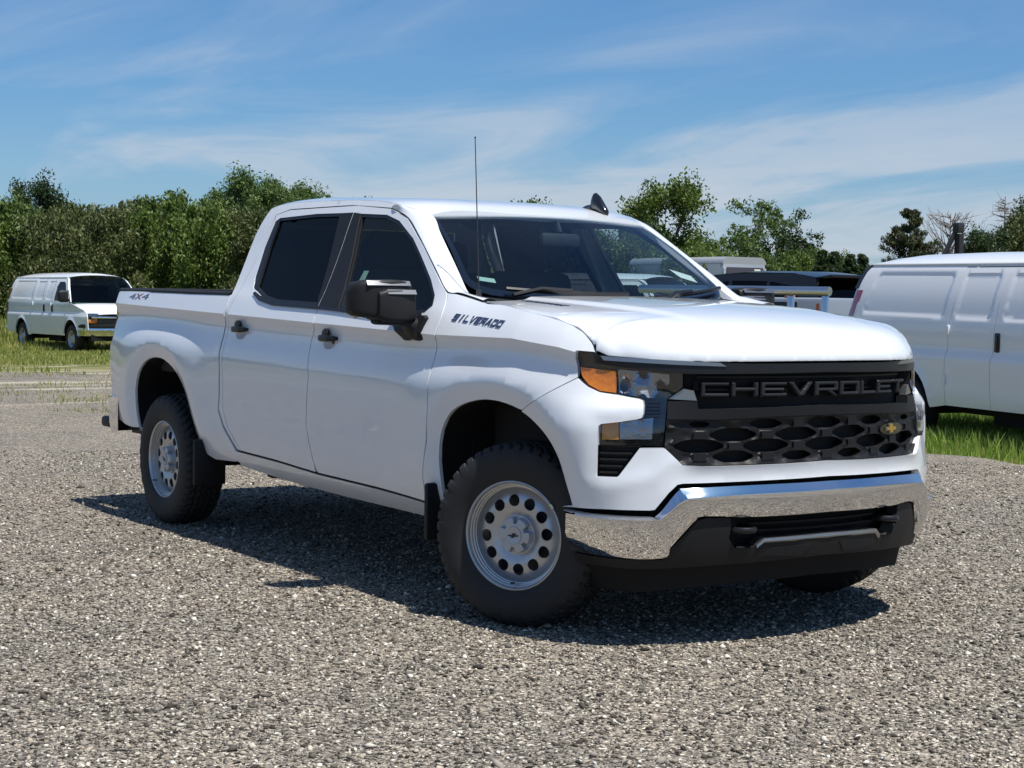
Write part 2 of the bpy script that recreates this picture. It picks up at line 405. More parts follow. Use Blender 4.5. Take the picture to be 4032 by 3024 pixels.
def SHELL(s,z,off=0.):
    s=np.asarray(s,float);z=np.asarray(z,float)
    x,w,nx,nw=plan(s);o=shell_off(s,z)+off
    return np.stack([x+nx*o,-(w+nw*o),z+0*x],-1)
_hz=pchip([-.03,0,.012,.03,.06,.12,.2,.35,.6,1.0,1.4,1.7],[1.145,1.162,1.197,1.224,1.255,1.290,1.316,1.343,1.366,1.391,1.408,1.415])
CUT=np.array([(-.75,.870,1.41),(-.33,.878,1.387),(-.115,.889,1.371),(.249,.912,1.320),(.396,.904,1.281),(.474,.902,1.236),(.509,.904,1.199),(.52,.907,1.181),(.6,.907,1.15)])  # bonnet shut line: x, half width, height
def hood_front(w): return np.interp(np.abs(w),PLAN[:,1][:160],PLAN[:,0][:160])-.03+.034*sstep(.82,.90,np.abs(w))
def HOOD(x,w):
    x,w=np.broadcast_arrays(np.asarray(x,float),np.asarray(w,float));a=np.abs(w)
    wc=np.interp(x,CUT[:,0],CUT[:,1]);zcut=np.interp(x,CUT[:,0],CUT[:,2])
    e=np.maximum(hood_front(np.minimum(a,.93))-x,-.03)
    dome=.012*sstep(.52,.45,a-.10*np.clip(e-.2,0,1.2))*sstep(.1,.6,e)
    zin=_hz(e)-.010*(a/.8)**2
    zed=_hz(np.maximum(hood_front(wc)-x,-.03))-.010*(wc/.8)**2
    g=np.clip(a/wc,0,1.2)**7
    return np.stack([x,-w,zin-(zed-zcut)*g+dome],-1)
def ROOF(x,w):
    x,w=np.broadcast_arrays(np.asarray(x,float),np.asarray(w,float));a=np.abs(w)
    zx=pchip([-3.08,-3.02,-2.92,-2.8,-2.5,-2.2,-1.9,-1.6,-1.4,-1.25,-1.12,-1.0],[1.86,1.915,1.95,1.963,1.966,1.953,1.937,1.922,1.907,1.882,1.842,1.79])(x)
    ey=pchip([0,.3,.5,.62,.70,.74],[0,.008,.024,.042,.068,.10])(a)
    rib=0
    return np.stack([x,-w,zx-ey+rib],-1)
D={"lamp":[[1.151,1.1604],[1.1393,1.19],[1.0597,1.1862],[1.0584,1.1477],[0.9401,1.1326],[0.6928,1.1105],[0.6936,1.0537],[0.7563,1.0084],[0.7589,0.9402],[0.7693,0.8208],[1.0108,0.8217],[1.0118,0.8626],[1.0085,0.8992],[1.0006,0.9049],[0.9437,0.9126],[0.87,0.9259],[0.8514,0.9316],[0.8456,0.9497],[0.8467,0.9821],[0.8526,1.0018],[0.8695,1.0098],[0.9661,1.0251],[1.0299,1.0324],[1.0824,1.0519],[1.1138,1.0764],[1.1373,1.105]],"lamp_amber":[[1.1311,1.1267],[0.9752,1.1146],[0.9705,1.1104],[0.9657,1.0281],[1.0303,1.0346],[1.0797,1.0574],[1.1132,1.0874]],"lamp_reflector":[[0.9666,1.1142],[0.9557,1.1218],[0.7525,1.106],[0.748,1.0714],[0.8037,1.0265],[0.8144,1.0099],[0.8697,1.0123],[0.9589,1.0272]],"lamp_low_amber":[[1.0038,0.903],[0.9437,0.9119],[0.9408,0.8435],[1.0029,0.8417]],"lamp_low_reflector":[[0.9397,0.9127],[0.8139,0.9322],[0.8157,0.8467],[0.9375,0.8447]],"lamp_ribs":[[0.8415,0.9985],[0.7786,0.9997],[0.7842,0.9345],[0.8358,0.9336]],"vent":[[1.0125,0.8209],[0.8595,0.8173],[0.8661,0.8114],[0.9321,0.7043],[0.9387,0.6982],[1.0141,0.6974]],"cap1":[[1.1365,1.0822],[1.1083,1.0649],[1.0821,1.0504],[1.0296,1.0309],[0.9659,1.0237],[0.8695,1.0084],[0.8526,1.0008],[0.8466,0.9806],[0.8456,0.9497],[0.8514,0.9316],[0.8699,0.9252],[0.9437,0.9119],[1.0006,0.9042],[1.0084,0.8974],[1.0112,0.8627],[1.0118,0.8224],[1.013,0.6982],[0.9384,0.6982],[0.9311,0.7043],[0.8594,0.8144],[0.7693,0.8164],[0.7602,0.8128],[0.6895,0.7474]],"grille_bottom":[[0.6853,0.7448],[0.6087,0.7436],[0.4026,0.7451],[0.2215,0.7472],[0.0105,0.7522]],"cap_bottom":[[0.0158,0.6845],[0.4858,0.6767],[0.6904,0.6721],[0.7111,0.6681],[0.7447,0.6354],[0.7954,0.5676],[0.8145,0.5645],[0.9957,0.5641],[1.1816,0.5591]],"chrome_top":[[0.0052,0.6681],[0.401,0.664],[0.6752,0.6558],[0.6995,0.6518],[0.7269,0.6258],[0.7861,0.5497],[0.8221,0.5428],[1.0008,0.5448],[1.1776,0.5491]],"chrome_crease":[[0.0521,0.6368],[0.4273,0.6312],[0.6524,0.6187],[0.679,0.614],[0.7062,0.5983],[0.766,0.542],[0.7927,0.532],[0.9853,0.53],[1.1426,0.5377]],"chrome_bottom":[[0.0288,0.5409],[0.3661,0.5365],[0.6004,0.5421],[0.6345,0.53],[0.6743,0.4887],[0.7306,0.4222],[0.7676,0.3737],[1.0121,0.3683],[1.18,0.3712]],"insert":[[1.2041,0.3603],[1.0219,0.3601],[0.8752,0.3639],[0.7662,0.3655],[0.7275,0.4171],[0.6283,0.5259],[0.5924,0.5365],[0.4872,0.5341],[0.4817,0.4935],[0.4886,0.4513],[0.4583,0.411],[0.3813,0.4081],[0.3582,0.4179],[0.3251,0.4438],[0.0041,0.4496],[-0.0209,0.3552],[0.2998,0.3493],[0.5424,0.3372],[0.8928,0.3213],[1.1935,0.314]],"airdam":[[1.1915,0.3127],[0.8929,0.3198],[0.5422,0.3357],[-0.0212,0.3544],[-0.0512,0.2588],[0.691,0.2543],[1.219,0.1861]],"header":[[-0.0075,1.149],[0.3937,1.1456],[0.7914,1.1599]],"header2":[[1.0504,1.1791],[1.0514,1.1442],[0.9402,1.1311],[0.6928,1.1105]],"header3":[[0.5909,1.1095],[0.2717,1.1121],[-0.0086,1.1161]],"accent":[[1.0342,1.1744],[0.5366,1.1546],[0.5082,1.14],[0.7156,1.1449],[1.0202,1.1571]],"midbar":[[0.7453,0.9977],[0.6339,0.9992],[0.6281,0.9675],[0.2687,0.9733],[-0.0124,0.9788],[-0.0096,0.9397],[0.2704,0.9376],[0.5335,0.9275],[0.7414,0.9282]],"midcorner":[[0.7372,1.0013],[0.6916,1.039],[0.6473,1.0427],[0.6327,1.0013]],"grille_left":[[0.6897,1.1073],[0.6904,1.052],[0.7553,1.0061],[0.758,0.9371],[0.7656,0.8131],[0.6874,0.7453]],"letC":[[0.6134,1.0764],[0.612,1.0156],[0.4844,1.016],[0.4815,1.016],[0.3448,1.0151],[0.3357,1.0151],[0.2059,1.0137],[0.0642,1.0116],[0.0569,1.0115],[-0.0836,1.0151]],"holes":[[0.3326,0.908],[0.0222,0.912],[0.4988,0.8645],[0.1899,0.8672],[-0.1201,0.866],[-0.4485,0.8687],[0.6468,0.8194],[0.3567,0.8199],[0.0469,0.8197],[0.5104,0.7793],[0.21,0.7785],[-0.0885,0.7784]],"holesize":[[0.601,0.8672],[0.3834,0.8658],[0.4979,0.8896],[0.4998,0.8405]],"hooks":[[0.4657,0.486],[0.3661,0.4826],[-0.3304,0.4838],[-0.4689,0.4759]],"gapFD":[[2.2378,1.4255],[2.2052,1.3813],[2.1773,1.3123],[2.1758,1.2434],[2.1814,1.137],[2.1697,1.0378],[2.1547,0.9086]],"gapFD2":[[2.1792,0.7551],[2.2414,0.558],[2.2522,0.4745]],"gapDD":[[3.4075,1.8435],[3.3711,1.3213],[3.3656,1.2578],[3.414,1.1719],[3.408,1.1084],[3.3817,0.9822],[3.3872,0.8339]],"gapDD2":[[3.3861,0.8339],[3.4266,0.7364],[3.4057,0.6487],[3.3734,0.5382]],"doorbottom":[[4.1931,0.5283],[3.8176,0.516],[3.3518,0.491],[2.7564,0.4786],[2.2884,0.459]],"rockbottom":[[4.3343,0.4384],[3.8692,0.4039],[3.2485,0.3802],[2.3964,0.3801]],"framecut":[[4.314,1.8544],[4.1533,1.8802],[3.4582,1.8768],[3.0424,1.8467],[2.84,1.791],[2.5833,1.6425],[2.2378,1.4255]],"holeR":[[4.223,1.4403],[4.2624,1.506],[4.2954,1.6658],[4.2807,1.8156],[4.2378,1.8346],[3.8183,1.8438],[3.5449,1.8388],[3.3865,1.3494],[3.8883,1.3626],[4.0403,1.3839]],"holeF":[[3.3337,1.8286],[3.0556,1.8134],[2.9086,1.778],[2.7134,1.6854],[2.5751,1.5959],[2.4045,1.483],[2.3174,1.4123],[2.2932,1.3613],[2.3326,1.3289],[2.616,1.3098],[3.0632,1.3337],[3.1568,1.3394]],"gapbed":[[4.4493,1.3757],[4.4642,1.306],[4.5112,1.2012],[4.4736,1.0721],[4.4557,0.9688],[4.4756,0.8377],[4.5049,0.7488],[4.4659,0.6554],[4.4031,0.5815],[4.3663,0.5234],[4.4,0.4588]],"bedtop":[[4.4837,1.4004],[5.2431,1.4131],[6.0422,1.419]],"bedbottom":[[4.4276,0.4563],[4.6704,0.4442],[4.7765,0.4715],[4.8311,0.5216],[4.8719,0.6001]],"bedrearbottom":[[5.9905,0.5465],[6.1464,0.6073]],"decal":[[5.9692,1.382],[5.6267,1.3841],[5.7975,1.3995],[5.7541,1.3562]],"badge":[[2.0937,1.323],[2.076,1.2984],[1.6487,1.2764],[1.6729,1.3086]],"handleR":[[4.3976,1.2068],[4.1277,1.2128],[4.2591,1.1869],[4.25,1.1642]],"handleF":[[3.3609,1.1839],[3.0775,1.1811],[3.2161,1.1634],[3.2072,1.1394],[3.1934,1.2265]],"sail":[[2.6126,1.3052],[2.4638,1.227],[2.4549,1.2015],[2.4172,1.1961],[2.3057,1.215],[2.2731,1.3044],[2.4018,1.3247]],"mud":[[2.1899,0.5309],[2.323,0.4172]],"cut":[[1.0547,1.179],[1.0632,1.1991],[1.0941,1.2354],[1.173,1.2804],[1.3348,1.3194],[1.7155,1.3695],[1.9012,1.3778]],"seam":[[1.4408,0.9319],[1.3312,0.9792],[1.1362,1.0823]]}
# ================================================================== PICKUP TRUCK
def SX(x): return s_of_x(x)
def sxz(P): return [(float(SX(x)),float(z)) for x,z in P]
truck=thing('pickup_truck','white crew cab pickup truck with chrome front bumper parked on the gravel','pickup truck')
AF=sxz(ARCH_F); AR=sxz(ARCH_R)
def crease_line(s0,s1):
    s=np.linspace(s0,s1,int((s1-s0)/.03)); x=plan(s)[0]; return np.stack([s,zc(x)],1)
def ring_line(A,d=.082):
    P=np.array(A,float);t=np.gradient(P,axis=0);t/=np.linalg.norm(t,axis=1,keepdims=True)
    return np.stack([SX(P[:,0]-t[:,1]*d*1.0),P[:,1]+t[:,0]*d],1)
RL=[]
for A in (ARCH_F,ARCH_R):
    P=np.array(A);c=P.mean(0);t=np.gradient(P,axis=0);t/=np.linalg.norm(t,axis=1,keepdims=True);n=np.stack([-t[:,1],t[:,0]],1)
    sg=np.sign(np.sum(n*(P-c),1)).mean(); sg=1 if sg>0 else -1
    q=P+n*sg*.082; RL.append(np.stack([SX(q[:,0]),q[:,1]],1))
LINES=[crease_line(1.12,6.3),RL[0],RL[1]]
def both(name,poly,m='paint',**k):
    k.setdefault('res',.028); k.setdefault('gap',.0036)
    return patch(name,poly,SHELL,m,truck,mirror=True,**k)
cut_sz=[tuple(p) for p in catmull(D['cut'],4)]
seam=D['seam']
af_back=[p for p in AF if p[0]>seam[0][0]]            # rear part of the front opening, bottom to seam
af_front=[p for p in AF if p[0]<seam[0][0] and p[1]>.556]
gapFD=D['gapFD'][:]+D['gapFD2'][:-1]+[(2.2522,.4745)]
fender=[D['lamp'][2]]+cut_sz[1:]+[(1.96,1.386),(2.08,1.405),(2.17,1.42),(2.232,1.4235)]+gapFD+[(2.20,.465)]+af_back+seam+[D['lamp'][25],D['lamp'][0],D['lamp'][1]]
both('fender',fender,lines=LINES)
# front door with its window opening
gapDD=[(3.4075,1.8435+.032)]+[(3.4075,1.8435),(3.39,1.60)]+D['gapDD'][1:6]+D['gapDD2'][1:]
frame=D['framecut']
fr_front=[p for p in frame if p[0]<3.42]     # from the shut line at the pillar forward and down
holeF=D['holeF']; holeR=D['holeR']
db=D['doorbottom']
def ell(c,rx,ry,n=20,e=2.2): return [(c[0]+rx*math.copysign(abs(math.cos(2*math.pi*k/n))**(2/e),math.cos(2*math.pi*k/n)),c[1]+ry*math.copysign(abs(math.sin(2*math.pi*k/n))**(2/e),math.sin(2*math.pi*k/n))) for k in range(n)]
cupF=ell((3.215,1.166),.062,.034); cupR=ell((4.258,1.188),.062,.034)
fdoor=[(3.4075,1.8765)]+gapDD[1:]+[(3.3518,.491),(2.7564,.4786),(2.262,.459)]+gapFD[::-1][1:]+fr_front[::-1]
fd=both('front_door',fdoor,lines=LINES,holes=[holeF,cupF])
rear_x=[(-2.70,1.835),(-2.745,1.60),(-2.785,1.42),(-2.82,1.28),(-2.84,1.18),(-2.846,1.07),(-2.838,.95),(-2.84,.84),(-2.85,.76),(-2.80,.66),(-2.72,.585),(-2.66,.531)]
fr_rear=[p for p in frame if p[0]>3.42]
rdoor=sxz(rear_x)+[(4.1931,.5283),(3.8176,.516),(3.3760,.492)]+[p for p in gapDD[::-1]]+[(3.4582,1.8768)]+[p for p in fr_rear[::-1][1:]]
rd=both('rear_door',rdoor,lines=LINES,holes=[holeR,cupR])
# handle cups and handles (parts of the doors)
for doors,c in ((fd,(3.215,1.166)),(rd,(4.258,1.188))):
    def CUP(a,b,off=0.,c=c):
        q=np.clip(((a-c[0])/.064)**2+((b-c[1])/.036)**2,0,1); return SHELL(a,b,off+.022*(1-q)+.001)
    cup=patch('handle_cup',ell(c,.063,.035),CUP,'paint',None,res=.009,flange=0,gap=0,mirror=True)
    for side in (0,1):
        cup[side].parent=doors[side]
        sg=1 if side==0 else -1
        rows=[]
        for k,t in enumerate(np.linspace(-1,1,13)):
            s_=c[0]-t*.088; e=(1-abs(t)**4)
            p=SHELL(s_,c[1]+.022,-.030*e-.006); p=Vector((p[0],p[1]*sg,p[2]))
            hz=.017*(1-.25*abs(t)**3)*(1 if abs(t)<.99 else .6)
            rows.append(sect(p,(0,1,0),(0,0,1),.009,hz,3,12))
        loft('door_handle',rows,'black_trim',doors[side],closed=True,caps=True)
        b=MB(); p=SHELL(c[0]+.01,c[1]+.042,-.012); b.lathe([(0,.030),(.012,.030),(.018,.024),(.020,0.001)],16,'y')
        M4=Matrix.Translation((p[0],p[1]*sg,p[2]))@Matrix.Rotation(math.pi if sg>0 else 0,4,'Z'); b.V=[tuple(M4@Vector(v)) for v in b.V]
        b.build('lock_cover','black_trim',doors[side])
# window glass, black surrounds, pillar trim
def ring(name,hole,wd,off,m,par,res=.03):
    o=np.array(dedupe(hole)); inn=inset(o,wd); 
    if area(o)<0:o=o[::-1]
    return patch(name,o,SHELL,m,None,holes=[inn],res=res,off=off,flange=.02,gap=-.004,mirror=True)
for nm,h,gm,doors in (('front_window',holeF,'front_glass',fd),('rear_window',holeR,'tint',rd)):
    g=patch(nm,h,SHELL,gm,None,res=.06,off=.014,flange=0,gap=-.003,mirror=True)
    s_=ring('window_seal',h,.017,.004,'black_trim',None)
    for i in (0,1): g[i].parent=doors[i]; s_[i].parent=doors[i]
for doors,poly in ((fd,[(3.405,1.838),(3.33,1.830),(3.155,1.3385),(3.3705,1.347)]),(rd,[(3.412,1.838),(3.55,1.8395),(3.42,1.40),(3.385,1.347),(3.3765,1.347)])):
    t_=patch('pillar_trim',poly,SHELL,'black_plastic',None,res=.04,off=-.003,flange=.012,gap=.001,mirror=True)
    for i in (0,1): t_[i].parent=doors[i]
for doors,poly in ((fd,[(3.372,1.349),(3.157,1.341),(2.616,1.312),(2.35,1.327),(2.35,1.312),(2.62,1.2955),(3.157,1.325),(3.369,1.334)]),(rd,[(3.376,1.349),(3.888,1.365),(4.04,1.386),(4.17,1.42),(4.18,1.41),(4.06,1.370),(3.888,1.347),(3.373,1.333)])):
    t_=patch('belt_moulding',poly,SHELL,'black_trim',None,res=.03,off=-.008,flange=.014,gap=.0,mirror=True)
    for i in (0,1): t_[i].parent=doors[i]
q=patch('quarter_divider',[(4.235,1.835),(4.2807,1.816),(4.2954,1.6658),(4.2624,1.506),(4.223,1.4403),(4.17,1.42),(4.20,1.52),(4.232,1.67)],SHELL,'black_trim',None,res=.04,off=.002,flange=.015,gap=0,mirror=True)
for i in (0,1): q[i].parent=rd[i]
# rocker
rock=[(2.262,.453),(2.7564,.4726),(3.3518,.485),(3.8176,.510),(4.1931,.5223),(4.36,.528),(4.366,.515),(4.3343,.4384),(3.8692,.4039),(3.2485,.385),(2.3964,.378),(2.262,.376)]
both('rocker_panel',rock,res=.03)
for sg in (1,-1):
    b=MB(); b.tube([SHELL(a,z,.035)*np.array([1,sg,1]) for a,z in ((2.30,.372),(3.25,.380),(3.87,.398),(4.34,.432))],.006,6); b.build('rocker_flange','paint',truck)
# cab side: roof rail and rear pillar
top_xz=[(-2.855,1.80),(-2.80,1.893),(-2.70,1.910),(-2.55,1.918),(-2.2,1.914),(-1.86,1.905),(-1.6,1.890),(-1.44,1.874),(-1.33,1.852)]
cab_rear=[(-2.68,.525),(-2.665,.50),(-2.70,.535),(-2.765,.59),(-2.845,.665),(-2.898,.755),(-2.878,.84),(-2.868,.965),(-2.88,1.07),(-2.872,1.2),(-2.85,1.31),(-2.857,1.40),(-2.868,1.50),(-2.877,1.65),(-2.875,1.74)]
cab=sxz(cab_rear[2:])+sxz(top_xz)+[(3.0424,1.8467)]+frame[::-1][4:-1]+[(4.31,1.852)]+sxz(rear_x)[1:]
both('cab_side',cab,res=.03,gap=.002)
TOP3=np.array([SHELL(*p) for p in sxz(top_xz)])   # roof joint in space
_rew=pchip(list(TOP3[:,0])+[-1.157],list(-TOP3[:,1])+[.656]); _rez=pchip(list(TOP3[:,0])+[-1.157],list(TOP3[:,2])+[1.806])
_rc=pchip([-3.08,-3.02,-2.92,-2.8,-2.5,-2.2,-1.9,-1.6,-1.4,-1.25,-1.12,-1.05],[1.86,1.91,1.945,1.960,1.964,1.952,1.936,1.921,1.905,1.880,1.842,1.819])
def ROOF3(x,w,off=0.):
    x,w=np.broadcast_arrays(np.asarray(x,float),np.asarray(w,float));a=np.abs(w);we=_rew(np.clip(x,-2.855,-1.157));ze=_rez(np.clip(x,-2.855,-1.157))
    zi=_rc(x)-.012*(a/.7)**2; zie=_rc(x)-.012*(we/.7)**2
    g=np.clip(a/we,0,1.1)**6
    ribs=.006*(np.exp(-((a-.30)/.03)**2))*sstep(-1.25,-1.5,x)*sstep(-2.85,-2.7,x)
    return np.stack([x,-w,zi-(zie-ze)*g-ribs-off],-1)
rf=[(float(x),float(w)) for x,w in zip(TOP3[:,0],-TOP3[:,1])]
ws_top=[(-1.157+.097*(1-u*u),.656*u) for u in np.linspace(1,0,12)]
roofp=[(-2.855,float(_rew(-2.855)))]+rf[1:]+ws_top
roofp=[(x,w) for x,w in roofp]; roofp+= [(x,-w) for x,w in roofp[::-1]]; roofp=[(-2.93,.45),(-2.90,.62)]+roofp+[(-2.90,-.62),(-2.93,-.45),(-2.94,0)]
patch('roof',roofp,ROOF3,'paint',truck,res=.04,flange=.03,gap=.002)
patch('headliner',[(x*.985-.02,w*.94) for x,w in roofp],ROOF3,'dash',truck,res=.1,flange=0,gap=0,off=.06)
# rear cab wall and back window
_rwx=pchip([1.1,1.31,1.4,1.5,1.65,1.74,1.80,1.93],[-2.85,-2.85,-2.857,-2.868,-2.877,-2.875,-2.855,-2.80])
def REAR(wv,z,off=0.): 
    wv,z=np.broadcast_arrays(np.asarray(wv,float),np.asarray(z,float))
    return np.stack([_rwx(z)-.05*(1-(wv/.85)**2)+off,-wv,z],-1)
bw=[(-.60,1.46),(.60,1.46),(.55,1.80),(-.55,1.80)]
patch('rear_cab_wall',[(-.88,1.10),(.88,1.10),(.86,1.40),(.79,1.65),(.71,1.86),(.5,1.91),(-.5,1.91),(-.71,1.86),(-.79,1.65),(-.86,1.40)],REAR,'paint',truck,holes=[bw],res=.06,gap=0)
patch('back_glass',bw,REAR,'tint',truck,res=.1,flange=0,off=.01)
# windscreen
def WS(u,t,off=0.):
    u,t=np.broadcast_arrays(np.asarray(u,float),np.asarray(t,float)); k=1-u*u
    T=np.stack([-1.157+.097*k,-.656*u,1.805+.016*k],-1); B=np.stack([-.612+.19*k,-.795*u,1.432-.05*k],-1)
    n=np.array([.56,0,.83]); t_=t[...,None]
    return B+(T-B)*t_+n*((.022*np.sin(np.pi*np.clip(t,0,1))-off)[...,None])
wsp=[(-.86,.0),(.86,0),(.93,.02),(.975,.07),(1,.14),(1,1),(-1,1),(-1,.14),(-.975,.07),(-.93,.02)]
wsg=patch('windshield',wsp,WS,'windshield',truck,res=.07,flange=0,gap=0.004,off=.004)
inn=[(-.83,.075),(.83,.075),(.90,.10),(.945,.16),(.955,.22),(.965,.955),(-.965,.955),(-.955,.22),(-.945,.16),(-.90,.10)]
patch('windshield_band',wsp,WS,'gloss_black',wsg,res=.06,flange=0,gap=.006,off=.009,holes=[inn])
# front pillars and cowl corner
Apts=[SHELL(*p) for p in [(3.0424,1.8467),(2.84,1.791),(2.70,1.715),(2.5833,1.6425),(2.40,1.53),(2.2378,1.4260),(2.16,1.4215),(2.06,1.405),(1.95,1.3865)]]
Apts=[p+np.array([.004,0,.004]) for p in Apts]
Bpts=[np.array(p) for p in [tuple(TOP3[-1]),(-1.157,-.656,1.806),(-1.02,-.692,1.717),(-.90,-.722,1.636),(-.74,-.761,1.526),(-.615,-.792,1.437),(-.56,-.80,1.415),(-.46,-.80,1.40),(-.36,-.80,1.392)]]
Aq=rs(catmull(Apts,4),40);Bq=rs(catmull(Bpts,4),40)
rows=[]
for i in range(40):
    a,b_=Aq[i],Bq[i]; t=np.linspace(0,1,7); out=np.array([.25,-.75,.6]); out/=np.linalg.norm(out); l=np.linalg.norm(b_-a)
    rows.append([a+(b_-a)*k+out*(.16*l*math.sin(math.pi*k)) for k in t]+[b_+np.array([-.02,.012,-.02])])
loft('front_pillar',rows,'paint',truck,mirror=True,ang=50)
# cowl and wipers
cw=[]
for u in np.linspace(-1,1,25):
    f_=WS(u*.99,.02,.012); xr=-.34-.17*(1-u*u); cw.append([f_+np.array([-.02,0,-.012]),f_+np.array([.05,0,-.02]),np.array([xr-.01,-.82*u,f_[2]-.045+.01*(1-u*u)]),np.array([xr+.06,-.82*u,f_[2]-.075])])
loft('cowl_panel',cw,'black_plastic',truck)
b=MB()
for y0,y1,rz in ((-.62,.02,0),(.18,.74,0)):
    P=[]
    for t in np.linspace(0,1,9):
        y=y0+(y1-y0)*t; u=-y/.79; p=WS(u,.035+.03*t,-.02); P.append(p)
    b.tube(P,.011,6); b.tube([P[0]+np.array([.06,0,-.03]),P[2]+np.array([.01,0,.012]),P[4]+np.array([0,0,.01])],.012,6)
b.build('wiper','black_trim',truck)
# bonnet
def HOOD3(x,w,off=0.):
    P=HOOD(x,w); P=P.copy(); P[...,2]-=off; P[...,0]-=off*.25*sstep(.12,0,hood_front(np.minimum(np.abs(P[...,1]),.93))-P[...,0]); return P
cutxw=[(float(-0+q[0]),float(-q[1])) for q in [SHELL(*p) for p in cut_sz]]
fr=[(float(hood_front(w_)),w_) for w_ in np.r_[np.linspace(0,.72,16),np.linspace(.75,.893,12)]]
half=fr+[(float(hood_front(.902)),.902)]+cutxw[1:]+[(-.335,.868),(-.35,.80),(-.37,.70),(-.43,.56),(-.475,.35),(-.50,.12)]
hp=half+[(x,-w) for x,w in half[::-1]]
HL=[[(hood_front(a)-e,a) for a in np.linspace(-.89,.89,100)] for e in (.012,.03,.06,.10)]
hood=patch('hood',hp,HOOD3,'paint',truck,res=.024,flange=.006,gap=.003,ang=50,lines=HL)
b=MB(); b.box((.1,0,.98),(1.05,1.5,.5)); b.build('bay_light_block','dark',truck)  # black block added under the bonnet to stop light leaking through gaps
b=MB(); b.box((-1.75,0,.62),(2.2,1.78,.1)); b.box((-2.55,0,.9),(.5,1.7,.5)); b.box((-.60,0,1.0),(.15,1.6,.7)); b.build('cabin_floor','dark',truck)
# black sheet added behind the shut lines so they read as shade
both('gap_shade_sheet',[(2.02,1.40),(2.3,1.34),(3.4,1.335),(4.30,1.40),(4.46,1.36),(4.47,1.2),(4.455,1.0),(4.46,.84),(4.48,.75),(4.40,.545),(4.36,.45),(3.3,.415),(2.33,.40),(2.28,.6),(2.06,.98),(1.75,1.06)],'dark',res=.07,off=.024,flange=0,gap=0)
# bed side
gb=[(-2.862,1.404),(-2.858,1.33),(-2.874,1.235),(-2.886,1.2),(-2.892,1.07),(-2.88,.965),(-2.89,.84),(-2.91,.75),(-2.857,.655),(-2.777,.58),(-2.735,.535),(-2.72,.50)]
bedb=[(-2.73,.462),(-2.80,.4555),(-3.05,.446),(-3.14,.47),(-3.185,.513)]
ar_in=[p for p in AR if p[1]>.53]
tail=[(-4.165,.555),(-4.23,.552),(-4.36,.56),(-4.52,.585),(-4.60,.61),(-4.655,.66),(-4.665,.9),(-4.66,1.06),(-4.60,1.12),(-4.585,1.33),(-4.60,1.40),(-4.60,1.418)]
bedp=sxz(gb)+sxz(bedb)+[p for p in ar_in[::-1]]+sxz(tail)+[(5.95,1.4190),(5.2431,1.4135)]
both('bed_side',bedp,lines=LINES,res=.03)
# bed: rail cap, inner walls, floor, tailgate
rows=[]
for x,z in ((-2.87,1.402),(-3.4,1.407),(-4.0,1.415),(-4.60,1.420)):
    p=SHELL(SX(x),z,.0); rows.append([p+np.array(q) for q in ((0,-.002,-.014),(0,-.003,.008),(0,.012,.018),(0,.06,.018),(0,.075,.006),(0,.075,-.05))])
loft('bed_rail_cap',rows,'black_plastic',truck,mirror=True)
b=MB(); b.box((-3.78,-.83,1.16),(1.8,.02,.46)); b.box((-3.78,.83,1.16),(1.8,.02,.46)); b.box((-2.90,0,1.14),(.03,1.7,.52)); b.box((-3.78,0,.93),(1.8,1.66,.03))
for k in range(-7,8): b.box((-3.78,k*.105,.952),(1.78,.05,.016))
b.build('bed_liner','bed',truck)
b=MB(); b.box((-4.655,0,1.09),(.07,1.56,.64),b=.02); b.build('tailgate','paint',truck)
b=MB(); b.box((-4.655,0,1.425),(.09,1.56,.03),b=.008); b.build('tailgate_cap','black_plastic',truck)
# tail lights
for sg in (1,-1):
    rows=[]
    for z,dx in ((1.10,.0),(1.16,-.012),(1.22,-.014),(1.31,-.006),(1.335,0)):
        p=SHELL(SX(-4.595),z,.0)
        rows.append([Vector((q[0],q[1]*sg,q[2])) for q in (p+np.array([.015,.004,0]),p+np.array([-.02,.006,0]),p+np.array([-.055+dx,.02,0]),p+np.array([-.07+dx,.08,0]),p+np.array([-.03,.14,0]),p+np.array([.02,.1,0]))])
    loft('tail_light',rows,'red',truck,closed=True,caps=True)
# rear bumper
rows=[]
for y,dx in ((-.985,.34),(-.975,.16),(-.94,.05),(-.80,0),(-.3,-.01),(.3,-.01),(.80,0),(.94,.05),(.975,.16),(.985,.34)):
    rows.append([Vector((-4.73+dx*.55+q[0],y,q[1])) for q in ((.05,.735),(-.03,.73),(-.045,.70),(-.03,.56),(.0,.50),(.05,.50))])
loft('rear_bumper',rows,'chrome',truck,closed=True,caps=True)
b=MB(); b.box((-4.80,0,.575),(.22,1.3,.07),b=.02); b.box((-4.80,-.82,.55),(.20,.26,.07),b=.02); b.box((-4.70,0,.52),(.3,1.5,.1)); b.build('bumper_step','black_plastic',truck)
